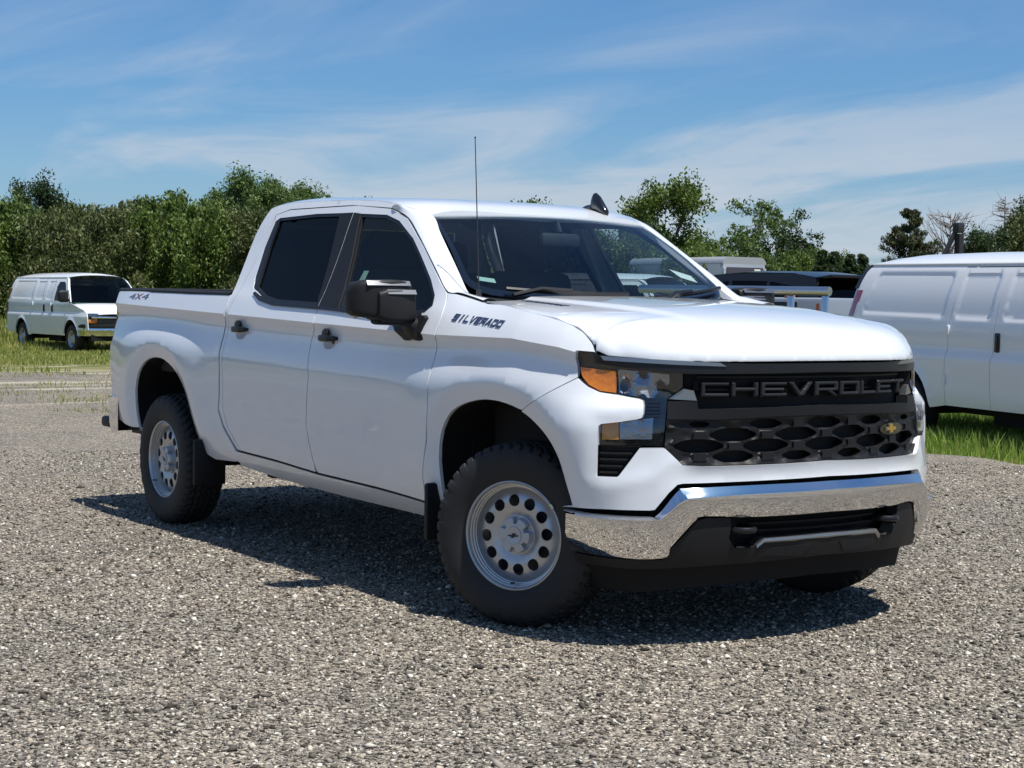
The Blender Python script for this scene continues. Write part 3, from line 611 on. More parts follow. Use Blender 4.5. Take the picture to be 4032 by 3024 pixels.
# wheel house liners, chassis
for nm,cx_,hw in (('front',-.02,.50),('rear',-3.72,.50)):
    for sg in (1,-1):
        rows=[]
        A=(ARCH_F if nm=='front' else ARCH_R)
        for x,z in A[::3]:
            k=1.0; p=SHELL(SX(x),z,.012)
            rows.append([Vector((p[0],p[1]*sg,p[2]+.004)),Vector((x+(x-cx_)*.05,-.86*sg,z+.03)),Vector((x+(x-cx_)*.06,-.55*sg,z+.03))])
        loft('wheel_liner',rows,'dark',truck)
        b=MB(); b.box((cx_,-.56*sg,.74),(1.1,.02,.52)); b.build('inner_wheelhouse','dark',truck)
b=MB()
for sg in (1,-1): b.box((-2.0,-.47*sg,.56),(5.4,.09,.15)); 
b.box((-1.9,.0,.53),(1.9,.5,.12)); b.box((-2.9,-.60,.50),(.62,.26,.16),b=.03); b.tube([(-3.745,-.75,.39),(-3.745,.75,.39)],.055,10); b.lathe([(-.12,.05),(-.08,.14),(.08,.14),(.12,.05)],16,'y',(-3.745,.05,.39))
b.tube([(0,-.72,.37),(0,.72,.37)],.045,8); b.box((.35,0,.42),(.5,.8,.10)); b.box((-2.63,-.76,.44),(.09,.10,.13),b=.02); b.tube([(-2.63,-.76,.5),(-2.63,-.60,.55)],.03,8)
b.box((-.25,0,.50),(.9,.75,.16)); b.tube([(-2.2,.35,.45),(-4.6,.42,.5)],.04,8)
b.build('chassis','under',truck)
# mud flaps
for x,z0,z1,dx in ((-.545,.30,.56,-.03),(-3.185,.29,.56,.04)):
    for sg in (1,-1): b=MB(); b.box((x+dx*.5,-.935*sg,(z0+z1)/2),(.035,.20,z1-z0),b=.012); b.build('mud_flap','black_plastic',truck)
# ------------------------------------------------------------------ nose
def symfull(P):
    P=[tuple(p) for p in P]; n=len(P); i=[k for k in range(n) if abs(P[k][0])<1e-9 and abs(P[(k+1)%n][0])<1e-9][0]
    Q=P[i+1:]+P[:i+1]                       # starts and ends on the centre line
    return Q+[(-a,b) for a,b in Q[::-1][1:-1]]
def sym(P): 
    P=[(abs(a) if abs(a)<.03 else a,b) for a,b in P]; return P+[(-a,b) for a,b in P[::-1] if abs(a)>1e-4]
cap_half=D['cap1']+D['grille_bottom'][1:-1]+[(0.,.7525),]; cap_low=[(0.,.685)]+D['cap_bottom'][1:]
arch_r=[p for p in af_front[::-1]]
tail_=cap_low+arch_r+[seam[0],seam[1],tuple(D['cap1'][0])]
right_up=[seam[0],seam[1],tuple(D['cap1'][0])]+cap_half                # from seam along the lamp to the centre
left_up=[(-a,b) for a,b in right_up[::-1]]
low_right=cap_low+arch_r; low_left=[(-a,b) for a,b in low_right[::-1]]
cap_poly=right_up[:-1]+left_up+low_left[:-1]+low_right
# the loop runs: right seam -> centre top -> left seam -> left arch -> centre bottom -> right arch
# raised finger under the lamp and recessed scoop round the vent
def CAPM(s,z,off=0.):
    a=np.abs(s)
    d=pdist(np.array([(1.25,.975),(1.0,.965),(.87,.965)]),a,z); fin=-.016*np.exp(-(d/.035)**2)*sstep(1.12,.98,a)
    d2=pdist(np.array([(1.05,.90),(1.055,.68),(.98,.655),(.80,.70),(.74,.76)]),a,z); rim=-.006*np.exp(-(d2/.030)**2)
    low=-.012*sstep(.71,.745,z)*sstep(.75,.6,a)
    return SHELL(s,z,off+fin+rim+low-.006)
patch('bumper_cap',cap_poly,CAPM,'paint',truck,res=.024,flange=.035,gap=.002,lines=[RL[0]],ang=38)
def F3row(P,off): return [SHELL(a,b,off) for a,b in P]
def smooth(P,n=5): return catmull(np.array(P),n)
ct,cc_,cb=[np.array([(max(0,a) if i==0 else a,b) for i,(a,b) in enumerate(D[k])]) for k in ('chrome_top','chrome_crease','chrome_bottom')]
for q in (ct,cc_,cb): q[0,0]=0
def full(P): P=smooth(P,5); return np.vstack([P[::-1],P[1:]*np.array([-1,1])])
ct,cc_,cb=full(ct),full(cc_),full(cb); md=cc_*.5+cb*.5
rows=[F3row(ct,.05),F3row(ct+np.array([0,.001]),.008),F3row(ct,-.009),F3row(ct*.5+cc_*.5,-.0225),F3row(ct*.06+cc_*.94,-.0345),F3row(cc_,-.0368),F3row(cc_*.96+cb*.04,-.0372),F3row(md,-.032),F3row(cb*.96+cc_*.04,-.018),F3row(cb,-.014),F3row(cb,.03)]
rows=[list(r) for r in rows]
loft('front_bumper',rows,'chrome',truck,ang=30,flip=True)
ins=[(a,b) for a,b in D['insert']]
ins_half=[p for p in ins]; ins_half=[tuple(p) for p in ins_half]; ins_half[15]=(0.,.4496); ins_half[16]=(0.,.3552)
patch('lower_fascia',symfull(ins_half),SHELL,'black_plastic',truck,res=.03,off=-.004,flange=.05,gap=.001)
lip=[(.3582,.4179),(.3251,.4438),(.18,.447),(0,.4496)]; lip=lip+[(-a,b) for a,b in lip[::-1][1:]]
loft('fascia_lip_lit',[F3row(lip,.06),F3row(lip,-.006),F3row([(a,b-.012) for a,b in lip],-.010),F3row([(a,b-.02) for a,b in lip],-.004)],'accent',truck)  # silver ribbon puts light into the colour of the black fascia's lip
for sg in (1,-1):
    b=MB(); b.grid([[SHELL(.478*sg,.452,o),SHELL(.45*sg,.412,o),SHELL(.39*sg,.409,o)] for o in (.055,-.006)]); b.build('hook_surround','accent',truck)
# dark patches laid on the lower fascia, painted as the shade of scoops
scp=[(.33,.372),(.28,.405),(.08,.410),(.12,.362)]
patch('scoop_shade',scp,SHELL,'dark',truck,res=.03,off=-.0065,flange=.003,gap=0,mirror=True)
dam=[(1.215,.37),(.9101,.36),(.5405,.37),(0,.39),(0,.262),(.35,.252),(.6889,.236),(.95,.212),(1.20,.196)]
patch('air_dam',symfull(dam),SHELL,'under',truck,res=.04,off=.045,flange=.02,gap=0)
patch('front_shade_sheet',[(1.13,.33),(1.10,.60),(1.12,1.0),(1.10,1.12),(0,1.14),(-1.10,1.12),(-1.12,1.0),(-1.10,.60),(-1.13,.33),(0,.33)],SHELL,'dark',truck,res=.08,off=.10,flange=0,gap=0)  # black sheet added behind the nose, painting its gaps as shade
for z in (.47,.50,.53):
    loft('intake_bar',[F3row([(a,z+dz) for a in np.linspace(-.37,.37,21)],o) for dz,o in ((.005,.08),(.005,.05),(-.005,.05),(-.005,.08))],'under',truck)
# tow hooks
for sg in (1,-1):
    b=MB(); c=SHELL(.415*sg,.484,.0); P=[]
    for k in range(13):
        a=math.pi*k/12; P.append((c[0]-.03+.062*math.sin(a),c[1]+.050*math.cos(a),c[2]))
    P=[(P[0][0]-.07,P[0][1],P[0][2])]+P+[(P[-1][0]-.07,P[-1][1],P[-1][2])]
    b.tube(P,.0125,10); b.build('tow_hook','black_trim',truck)
# headlamps
lampP=D['lamp']
for sg in (1,-1):
    def MS(a,b_,off=0.,sg=sg): 
        P=SHELL(a,b_,off); return P*np.array([1,sg,1]) if sg<0 else P
    hl=patch('headlight',lampP,MS,'gloss_black',truck,res=.03,off=.024,flange=.03,gap=0)
    patch('turn_lens',D['lamp_amber'],MS,'amber',hl,res=.03,off=-.0015,flange=.01,gap=0)
    patch('reflector_bowl',D['lamp_reflector'],lambda a,b_,off=0.,MS=MS: MS(a,b_,off+.012*np.sin(a*42)*np.sin(b_*55)+.006*np.cos(a*80)),'reflector',hl,res=.008,off=.016,flange=.0,gap=0)
    patch('side_marker',D['lamp_low_amber'],MS,'amber_dim',hl,res=.03,off=.016,flange=.01,gap=0)
    patch('low_reflector',D['lamp_low_reflector'],lambda a,b_,off=0.,MS=MS: MS(a,b_,off+.005*np.sin(a*110)),'reflector',hl,res=.008,off=.018,flange=.0,gap=0)
    for k in range(5):
        z=.937+k*.0135; patch('lamp_rib',[(.785,z),(.838,z-.001),(.838,z+.006),(.784,z+.007)],MS,'black_trim',hl,res=.03,off=.010,flange=.012,gap=0)
    patch('lens',lampP,MS,'clear',hl,res=.03,off=.002,flange=0,gap=.003)
    vt=patch('bumper_vent',D['vent'],MS,'black_plastic',truck,res=.03,off=.035,flange=-.03,gap=0)
    for k,(z,x1) in enumerate(((.790,.895),(.765,.912),(.738,.93),(.713,.947))):
        loft('vent_slat',[[MS(a,z+dz,o) for a in np.linspace(1.008,x1-.008,6)] for dz,o in ((.008,.034),(.004,.008),(-.004,.008),(-.006,.034))],'black_trim',vt)
# header bar
hd=D['header2'][:3]+[(.692,1.1095),(.5909,1.1095),(.2717,1.1121),(0,1.1161),(0,1.153),(.3937,1.1515),(.7914,1.164)]
patch('grille_header',symfull(hd),SHELL,'black_trim',truck,res=.03,off=.004,flange=.04,gap=0)
patch('header_accent',D['accent'],SHELL,'accent',truck,res=.03,off=-.001,flange=.01,gap=0,mirror=True)
# grille
gl=[(.6897,1.1085),(.6904,1.052),(.7553,1.0061),(.758,.9371),(.7656,.8131),(.6874,.7453),(.6087,.7436),(.4026,.7451),(.2215,.7472),(0,.752),(0,1.1161),(.2717,1.1121),(.5909,1.1095)]
grille=patch('grille',symfull(gl),SHELL,'dark',truck,res=.05,off=.065,flange=-.06,gap=0)
mb_=[(.7553,1.0),(.6339,.9992),(.6281,.9675),(.2687,.9733),(0,.9788),(0,.9400),(.2704,.9376),(.5335,.9275),(.757,.9282)]
patch('grille_bar',symfull(mb_),SHELL,'grille',grille,res=.03,off=.004,flange=.05,gap=0)
patch('grille_corner',[(.7540,1.0075),(.6916,1.050),(.6473,1.0427),(.6327,1.0013)],SHELL,'accent',grille,res=.03,off=.010,flange=.03,gap=.001,mirror=True)
for z in (1.045,1.095):
    loft('grille_rib',[[SHELL(a,z+dz,o) for a in np.linspace(-.63,.63,31)] for dz,o in ((.004,.062),(.004,.045),(-.004,.045),(-.004,.062))],'grille',grille)
for k in range(4):
    z=1.046+k*.008; patch('grille_tab',[(.648,z),(.622,z),(.622,z+.004),(.648,z+.004)],SHELL,'grille',grille,res=.05,off=.03,flange=.03,gap=0,mirror=True)
mesh_=[(.757,.927),(.5335,.9265),(.2704,.9366),(0,.939)]; 
mp_=[(.7600,.927),(.7640,.8131),(.6870,.7463),(.6087,.7446),(.4026,.7461),(.2215,.7482),(0,.7535),(0,.939),(.2704,.9366),(.5335,.9265)]
mfull=symfull(mp_)
holes=[];inb=inset(np.array(mfull),.007); hc=[]
for z,off_,rng in ((.908,0,(-2,3)),(.8645,.155,(-3,3)),(.8200,0,(-2,3)),(.7775,.155,(-3,3))):
    for k in range(*rng): hc.append((k*.31+off_,z))
for s0,z0 in hc:
    if abs(s0+.465)<.02 and abs(z0-.8645)<.01: continue
    H=np.array([(s0+u,z0+v) for u,v in ((-.112,0),(-.104,-.009),(-.062,-.0245),(-.045,-.0268),(.045,-.0268),(.062,-.0245),(.104,-.009),(.112,0),(.104,.009),(.062,.0245),(.045,.0268),(-.045,.0268),(-.062,.0245),(-.104,.009))])
    for it in range(14):
        ok=inside(inb,H)
        if ok.all(): break
        H=np.array((s0,z0))+(H-np.array((s0,z0)))*.93 if inside(inb,np.array([(s0,z0)]))[0] else H
    if inside(inb,H).all(): holes.append([tuple(p) for p in H])
HC=np.array(hc)
def MESHM(s,z,off=0.):
    s,z=np.broadcast_arrays(np.asarray(s,float),np.asarray(z,float)); q=np.full(s.shape,9.)
    for a_,b_ in HC: q=np.minimum(q,(np.abs(s-a_)/.112)**1.6+(np.abs(z-b_)/.0268)**1.6)
    return SHELL(s,z,off-.012*sstep(1.0,1.55,q))
patch('grille_mesh',mfull,MESHM,'grille',grille,holes=holes,res=.012,off=.018,flange=.035,gap=0)
for s0,z0 in hc:   # raised pads where the honeycomb bars cross
    for d in (.155,):
        c=(s0+d,z0)
        pd=[(c[0]-.030,c[1]-.014),(c[0]+.030,c[1]-.014),(c[0]+.026,c[1]),(c[0]+.030,c[1]+.014),(c[0]-.030,c[1]+.014),(c[0]-.026,c[1])]
        if inside(inb,np.array(pd)).all(): patch('grille_pad',pd,SHELL,'grille',grille,res=.05,off=.002,flange=.010,gap=0)
# lettering of the grille, one part per letter
tx,ty=.17,.25
LET={'C':([(0,0),(1,0),(1,ty),(tx,ty),(tx,1-ty),(1,1-ty),(1,1),(0,1)],None),
'H':([(0,0),(tx,0),(tx,.37),(1-tx,.37),(1-tx,0),(1,0),(1,1),(1-tx,1),(1-tx,.63),(tx,.63),(tx,1),(0,1)],None),
'E':([(0,0),(1,0),(1,ty),(tx,ty),(tx,.39),(.88,.39),(.88,.61),(tx,.61),(tx,1-ty),(1,1-ty),(1,1),(0,1)],None),
'V':([(0,1),(.2,1),(.5,.27),(.8,1),(1,1),(.6,0),(.4,0)],None),
'R':([(0,0),(tx,0),(tx,.34),(.52,.34),(.80,0),(1,0),(.74,.34),(1,.34),(1,1),(0,1)],[(tx,.55),(1-tx,.55),(1-tx,1-ty),(tx,1-ty)]),
'O':([(0,0),(1,0),(1,1),(0,1)],[(tx,ty),(1-tx,ty),(1-tx,1-ty),(tx,1-ty)]),
'L':([(0,0),(1,0),(1,ty),(tx,ty),(tx,1),(0,1)],None),
'T':([(.5-tx/2,0),(.5+tx/2,0),(.5+tx/2,1-ty),(1,1-ty),(1,1),(0,1),(0,1-ty),(.5-tx/2,1-ty)],None)}
for ch,a,b_ in (('C',.615,.487),('H',.478,.347),('E',.337,.208),('V',.202,.066),('R',.057,-.079),('O',-.090,-.222),('L',-.232,-.345),('E',-.354,-.480),('T',-.487,-.615)):
    P,h=LET[ch]; f_=lambda q:[(a+(b_-a)*x,1.0160+.0605*y) for x,y in q]
    OUT=[np.array(f_(P)+f_(P)[:1])]+([np.array(f_(h)+f_(h)[:1])] if h else [])
    def LETM(s,z,off=0.):
        d=np.min([pdist(q_,s,z) for q_ in OUT],axis=0); return SHELL(s,z,off+.007*(1-np.clip(d/.0045,0,1)))
    patch('letter',f_(P),LETM,'letter',grille,holes=[f_(h)] if h else [],res=.0045,off=.014,flange=.028,gap=0,ang=25)
# bow-tie emblem on its dark oval
def bow(c,w_,h_,n=1.): return [(c[0]+w_*x,c[1]+h_*y) for x,y in ((-1,.28),(-.98,-.42),(-.36,-.42),(-.40,-1),(.30,-1),(.36,-.42),(.94,-.42),(1,.28),(.40,.28),(.44,1),(-.28,1),(-.34,.28))]
em=patch('emblem_plate',ell((-.465,.8645),.100,.026,18),SHELL,'gloss_black',grille,res=.04,off=.006,flange=.02,gap=0)
patch('emblem_rim',bow((-.4485,.8665),.050,.021),SHELL,'accent',em,res=.03,off=.001,flange=.006,gap=0); 
patch('emblem',bow((-.4485,.8665),.041,.0165),SHELL,'gold',em,res=.03,off=-.002,flange=.004,gap=0)
# ------------------------------------------------------------------ wheels
def tyre_mesh():
    prof=[(.10,.222),(.112,.232),(.120,.245),(.129,.275),(.1325,.305),(.131,.335),(.126,.352),(.119,.368),(.112,.380),(.104,.388),(.092,.3925),(.08,.395),(.066,.3965),(.055,.397),(.046,.3975),(.036,.3975),(.026,.398),(.015,.398),(.007,.398),(0,.398)]
    prof=[(-y,r) for y,r in prof]+[(y,r) for y,r in prof[::-1][1:]]
    n=432;V=[];Fc=[];k=len(prof)
    pr=np.array(prof);tg=np.gradient(pr,axis=0);tg/=np.linalg.norm(tg,axis=1,keepdims=True);nm=np.stack([-tg[:,1],tg[:,0]],1); nm*=np.sign(nm[:,1:2]+1e-9)
    for q in range(k):
        if abs(pr[q,0])>.118 : nm[q]=(math.copysign(1,pr[q,0])*.9,.2)
    for i in range(n):
        th=2*math.pi*i/n
        for (y,r),nn in zip(pr,nm):
            a=abs(y); ph=i/n*48+(.5 if y>0 else 0)
            if r<.345: h=0.
            elif a>.088:      # shoulder lugs reaching down the side
                fr_=(ph+ (a-.09)*6)%1; h=0. if fr_>.27 else -.009
                if r<.372: h= (.003 if ((ph%2)<1 and fr_>.27) else 0.)
            elif a>.05:
                fr_=(ph*1+.35*math.sin(a*70))%1; h=-.011 if (a<.058 or fr_<.30) else 0.
            elif a>.012:
                fr_=(ph+.5+a*9)%1; h=-.011 if (fr_<.30 or .012<a<.017) else 0.
            else: fr_=(ph+y*14)%1; h=-.011 if fr_<.22 else 0.
            yy=y+nn[0]*h; rr=r+nn[1]*h
            V.append((rr*math.cos(th),yy,rr*math.sin(th)))
    for i in range(n):
        j=(i+1)%n
        for q in range(k-1): Fc.append((i*k+q,j*k+q,j*k+q+1,i*k+q+1))
    return V,Fc
def DISC(a,b_,off=0.):
    r=np.hypot(a,b_); y=np.interp(r,[0,.080,.092,.105,.125,.150,.170,.182,.190,.197,.203],[-.070,-.070,-.074,-.080,-.0845,-.0845,-.080,-.070,-.060,-.054,-.050])
    return np.stack([a,y+off,b_],-1)
def hole12(k):
    t=2*math.pi*(k+.35)/12;o=[]
    for q in range(14):
        u=2*math.pi*q/14; rr=.0250*(1+.10*math.cos(3*u)); x=rr*1.02*math.cos(u); y=rr*1.06*math.sin(u)*(1+.30*math.cos(u))
        R0=.146+x; o.append((R0*math.cos(t)-y*math.sin(t),R0*math.sin(t)+y*math.cos(t)))
    return o
circ=lambda r,n: [(r*math.cos(2*math.pi*k/n),r*math.sin(2*math.pi*k/n)) for k in range(n)]
def make_wheel(name):
    w0=MB(); w0.lathe([(-.050,.202),(-.055,.204),(-.074,.204),(-.0755,.208),(-.086,.2085),(-.0875,.214),(-.097,.216),(-.0985,.221),(-.106,.222),(-.1125,.2245),(-.117,.230),(-.115,.2345),(-.108,.2350),(-.100,.231)],96)
    w0.lathe([(-.05,.203),(.02,.19),(.10,.205)],64)
    wh=w0.build(name,'silver',None,40)
    patch('wheel_disc',circ(.203,96),DISC,'silver',wh,holes=[hole12(k) for k in range(12)],res=.014,flange=.007,gap=0,ang=45)
    t_=MB(); t_.V,t_.F=tyre_mesh(); t_.build('tyre','rubber',wh,28)
    # hub cap with six notches
    n=144;V=[];Fc=[]
    def rad(th,r0): 
        f=(th/(2*math.pi)*6)%1; k=1-abs(2*f-1); return r0-(.024*sstep(.64,.72,k))
    rows=[]
    for y,r0,nt in ((-.070,.0865,1),(-.076,.086,1),(-.0765,.0795,0),(-.098,.0775,0),(-.105,.0745,0),(-.1065,.070,0),(-.1068,.064,0)):
        rows.append([( (r0 if nt else float(rad(2*math.pi*i/n,r0)))*math.cos(2*math.pi*i/n),y,(r0 if nt else float(rad(2*math.pi*i/n,r0)))*math.sin(2*math.pi*i/n)) for i in range(n)])
    for rr_,yy_ in ((.0385,-.1068),(.0380,-.1105),(.0362,-.1115),(.0350,-.1108),(.001,-.1108)): rows.append([(rr_*math.cos(2*math.pi*i/n),yy_,rr_*math.sin(2*math.pi*i/n)) for i in range(n)])
    hc_=loft('hub_cap',rows,'cap',wh,closed=True,ang=32)
    patch('cap_emblem',bow((0,0),.024,.0105),lambda a,b_,off=0.:np.stack([a+.25*b_,-.1125+off+0*a,b_+.12*a],-1),'pole',wh,res=.03,flange=.002,gap=0)
    b=MB(); b.lathe([(-.03,.0),(-.03,.165),(-.012,.165),(-.012,.0)],40); b.build('brake_disc','pole',wh)
    b=MB(); b.tube([(.02,-.095,-.205),(.022,-.125,-.200)],.005,6); b.build('valve_stem','black_trim',wh)
    return wh
def place_wheel(loc,rz,spin):
    w_=wheel0 if not place_wheel.n else wheel0.copy()
    if place_wheel.n:
        COL.objects.link(w_)
        for ch in kids: c=ch.copy(); COL.objects.link(c); c.parent=w_
    place_wheel.n+=1; w_.parent=truck; w_.location=loc; w_.rotation_euler=Matrix.Rotation(rz,3,'Z').to_4x4().to_euler(); w_.rotation_mode='XYZ'
    w_.rotation_euler=(Matrix.Rotation(rz,3,'Z')@Matrix.Rotation(spin,3,'Y')).to_euler(); return w_
place_wheel.n=0
wheel0=make_wheel('wheel'); kids=list(wheel0.children)
ST=R_(26)
place_wheel((0,-.865,.392),ST,.1); place_wheel((0,.865,.392),math.pi+ST,.5); place_wheel((-3.745,-.865,.393),0,.9); place_wheel((-3.745,.865,.393),math.pi,.3)
fw=[o for o in truck.children if o.name.startswith('wheel') and abs(o.location.x)<.1 and o.location.y<0][0]
b=MB(); b.box((.178,-.124,.158),(.010,.008,.022),Matrix.Rotation(-.75,3,'Y'),.002); b.build('balance_weight','paper',fw)
b=MB(); b.box((.166,-.1195,.160),(.008,.006,.016),Matrix.Rotation(-.75,3,'Y'),.001); b.build('balance_mark','lime',fw)
# ------------------------------------------------------------------ mirrors
for side in (0,1):
    sg=1 if side==0 else -1
    rows=[]
    for y,hx,hz,dx,dz,e in ((-1.000,.030,.070,.0,.0,4),(-1.004,.054,.092,.0,0,6),(-1.04,.062,.101,.004,.002,8),(-1.12,.066,.104,.002,.003,8),(-1.21,.064,.101,-.006,.002,7),(-1.262,.056,.092,-.018,0,6),(-1.285,.042,.075,-.03,-.002,5),(-1.294,.012,.04,-.034,-.002,4)):
        rows.append(sect((-.805+dx,y*sg,1.388+dz),(1,0,0),(0,0,1),hx,hz*.86,e,24))
    mr=loft('mirror',rows,'black_plastic',truck,closed=True,caps=True,ang=45,flip=(sg<0))
    rows=[]
    for y,hx,hz,e in ((-.994,.03,.06,5),(-.996,.070,.073,9),(-1.07,.080,.076,9),(-1.15,.083,.075,8),(-1.185,.072,.064,6),(-1.195,.04,.035,4)):
        rows.append(sect((-.798,y*sg,1.360),(1,0,0),(0,0,1),hx,hz,e,24))
    loft('mirror_cap',rows,'black_plastic',mr,closed=True,caps=True,ang=45,flip=(sg<0))
    b=MB(); b.grid([[(-.805+dx+xo,y*sg,1.388+zo) for xo,zo in ((.054,.0855),(.0665,.064))] for y,dx in ((-1.02,.004),(-1.12,.004),(-1.21,-.003),(-1.24,-.008))]); b.grid([[(-.798+xo,y*sg,1.360+zo) for xo,zo in ((.072,.0735),(.0855,.053))] for y in (-1.0,-1.07,-1.15)]); b.build('mirror_highlight','accent',mr)  # silver strips paint the sky's highlight onto the black shell's upper edges
    b=MB(); b.box((-.868,-1.145*sg,1.38),(.006,.235,.16),b=.003); b.build('mirror_glass','chrome',mr)
    rows=[]
    for t,(c,hx,hz) in enumerate((((-.76,-.962,1.262),.085,.062),((-.775,-.985,1.262),.080,.052),((-.785,-1.005,1.275),.055,.032),((-.79,-1.02,1.288),.045,.022),((-.80,-1.06,1.288),.04,.018),((-.805,-1.17,1.285),.035,.012))):
        rows.append(sect((c[0],c[1]*sg,c[2]),(1,0,-.12),(0,.25*sg,1),hx,hz,2.6,16))
    loft('mirror_arm',rows,'black_plastic',mr,closed=True,caps=True,flip=(sg<0))
    pl=[(2.585,1.300),(2.455,1.212),(2.444,1.203),(2.42,1.198),(2.305,1.218),(2.275,1.305),(2.30,1.318)]
    o=patch('mirror_base',pl,SHELL,'black_plastic',None,res=.03,off=-.022,flange=.03,gap=0,mirror=True)
    for i in (0,1):
        if i==side: o[i].parent=mr
        else: bpy.data.objects.remove(o[i])
# ------------------------------------------------------------------ aerial, fin, badges, decals
b=MB(); b.tube([(-.50,-.80,1.395),(-.501,-.800,1.44)],[.016,.010],10); b.tube([(-.501,-.80,1.44),(-.535,-.793,1.78),(-.575,-.783,2.128)],[.0034,.0028,.0022],8); b.lathe([(2.128,.0001),(2.130,.004),(2.136,.004),(2.139,.0001)],8,'z',(-.575,-.783,0)); b.build('antenna','pole',truck)
rows=[]
FX,FY=-1.24,.42
fz=float(ROOF3(FX,-FY)[2])
for x,hy,zt,e in ((.10,.004,.004,2),(.09,.020,.018,2.5),(.055,.030,.055,2),(.02,.031,.098,1.7),(-.008,.030,.114,1.6),(-.03,.032,.112,1.6),(-.035,.034,.040,2),(-.08,.034,.034,2.4),(-.12,.026,.022,2.4),(-.14,.01,.006,2)):
    rows.append(sect((FX+x*.9,FY,fz+zt*.42-.008-x*.10),(0,1,0),(0,0,1),hy*.8,zt*.42+.008,e,16))
loft('roof_fin','gloss_black' and rows,'gloss_black',truck,closed=True,caps=True,ang=50)
LET.update({'S':([(0,0),(1,0),(1,.61),(tx,.61),(tx,1-ty),(1,1-ty),(1,1),(0,1),(0,.39),(1-tx,.39),(1-tx,ty),(0,ty)],None),
'I':([(.36,0),(.64,0),(.64,1),(.36,1)],None),'A':([(0,0),(.2,0),(.32,.27),(.68,.27),(.8,0),(1,0),(.62,1),(.38,1)],[(.41,.48),(.59,.48),(.5,.72)]),
'D':([(0,0),(.78,0),(1,.25),(1,.75),(.78,1),(0,1)],[(tx,ty),(.72,ty),(1-tx,.34),(1-tx,.66),(.72,1-ty),(tx,1-ty)]),
'U':([(0,0),(1,0),(1,1),(1-tx,1),(1-tx,ty),(tx,ty),(tx,1),(0,1)],None),'B':([(0,0),(1,0),(1,1),(0,1)],[(tx,ty),(1-tx,ty),(1-tx,1-ty),(tx,1-ty)]),'M':([(0,0),(tx,0),(tx,.7),(.5,.25),(1-tx,.7),(1-tx,0),(1,0),(1,1),(.8,1),(.5,.55),(.2,1),(0,1)],None),'X':([(0,0),(.22,0),(.5,.36),(.78,0),(1,0),(.62,.5),(1,1),(.78,1),(.5,.64),(.22,1),(0,1),(.38,.5)],None)})
bw_=(2.088-1.665)/9
for i,ch in enumerate('SILVERADO'):
    P,h=LET[ch]; u0=2.082-i*bw_; f_=lambda q:[(u0-.040*x-.012*(y-.0),1.2985-.0245*(i+x)/9+.031*y) for x,y in q]
    patch('badge_letter',f_(P),SHELL,'badge',truck,holes=[f_(h)] if h else [],res=.05,off=-.004,flange=.005,gap=0)
HB=lambda u,v,off=0.: HOOD3(u,v,off)
def HBm(u,v,off=0.): # u forward along the bonnet side, v up towards the middle
    return HOOD3(u+0*v,.70-v+0*u,off)
text_mesh('TURBOMAX',HBm,-.32,.0,0,.035,.02,.004,'hood_badge','badge',truck)
def decal(txt,u0,u1,m): text_mesh(txt,SHELL,u0,u1,lambda a:1.3655,.036,-.025,.0012,'decal',m,truck)
decal('4',5.962,5.865,'decal_dark'); decal('x',5.862,5.755,'decal_red'); decal('4',5.752,5.645,'decal_dark')
# window stickers
u0,t0=.905,.21
patch('window_sticker',[(.80,.15),(.90,.16),(.90,.205),(.80,.195)],WS,'paper_green',truck,res=.2,flange=0,gap=0,off=.012)
patch('window_sticker',[(-.70,.27),(-.83,.20),(-.83,.28),(-.66,.37)],WS,'paper',truck,res=.2,flange=0,gap=0,off=.012)
patch('window_sticker',[(3.115,1.475),(3.06,1.475),(3.055,1.53),(3.105,1.53)],SHELL,'paper_green',truck,res=.2,flange=0,gap=0,off=.02)
# ------------------------------------------------------------------ interior
rows=[]
for y in np.linspace(-.80,.80,9): rows.append([Vector((x+.06*(y/.8)**2*-1,y,z)) for x,z in ((-.52,1.36),(-.72,1.375),(-.88,1.36),(-.98,1.31),(-1.0,1.20),(-.95,1.0))])
loft('dashboard',rows,'dash',truck)
b=MB(); T4=Matrix.Translation((-1.16,.42,1.24))@Matrix.Rotation(R_(-66),4,'Y')
P=[T4@Vector((.19*math.cos(a),.19*math.sin(a),0)) for a in np.linspace(0,2*math.pi,33)]; b.tube(P,.016,8,False); b.tube([P[0],P[16]],.022,6); b.tube([P[24],T4@Vector((0,0,0))],.02,6); b.tube([T4@Vector((0,0,0)),T4@Vector((0,0,-.25))],.05,8); b.build('steering_wheel','dash',truck)
def seat(x,y,wd):
    b=MB(); b.box((x,y,.93),(.52,wd,.18),b=.05); b.box((x-.30,y,1.25),(.16,wd,.62),Matrix.Rotation(R_(-14),3,'Y'),.06); s_=b.build('seat','seat',truck)
    n=1 if wd<.7 else 3
    for k in range(n):
        yy=y+(k-(n-1)/2)*.46; b=MB(); b.box((x-.385,yy,1.645),(.10,.27,.20),Matrix.Rotation(R_(-10),3,'Y'),.045); b.tube([(x-.36,yy-.06,1.5),(x-.38,yy-.06,1.6)],.008,6); b.tube([(x-.36,yy+.06,1.5),(x-.38,yy+.06,1.6)],.008,6); b.build('headrest','seat',s_)
seat(-1.55,-.44,.54); seat(-1.55,.44,.54); seat(-2.42,0,1.42)
b=MB(); b.box((-1.02,0.02,1.70),(.04,.24,.07),b=.02); b.tube([(-1.02,.02,1.74),(-1.05,.02,1.80)],.012,6); b.build('rear_view_mirror','dash',truck)
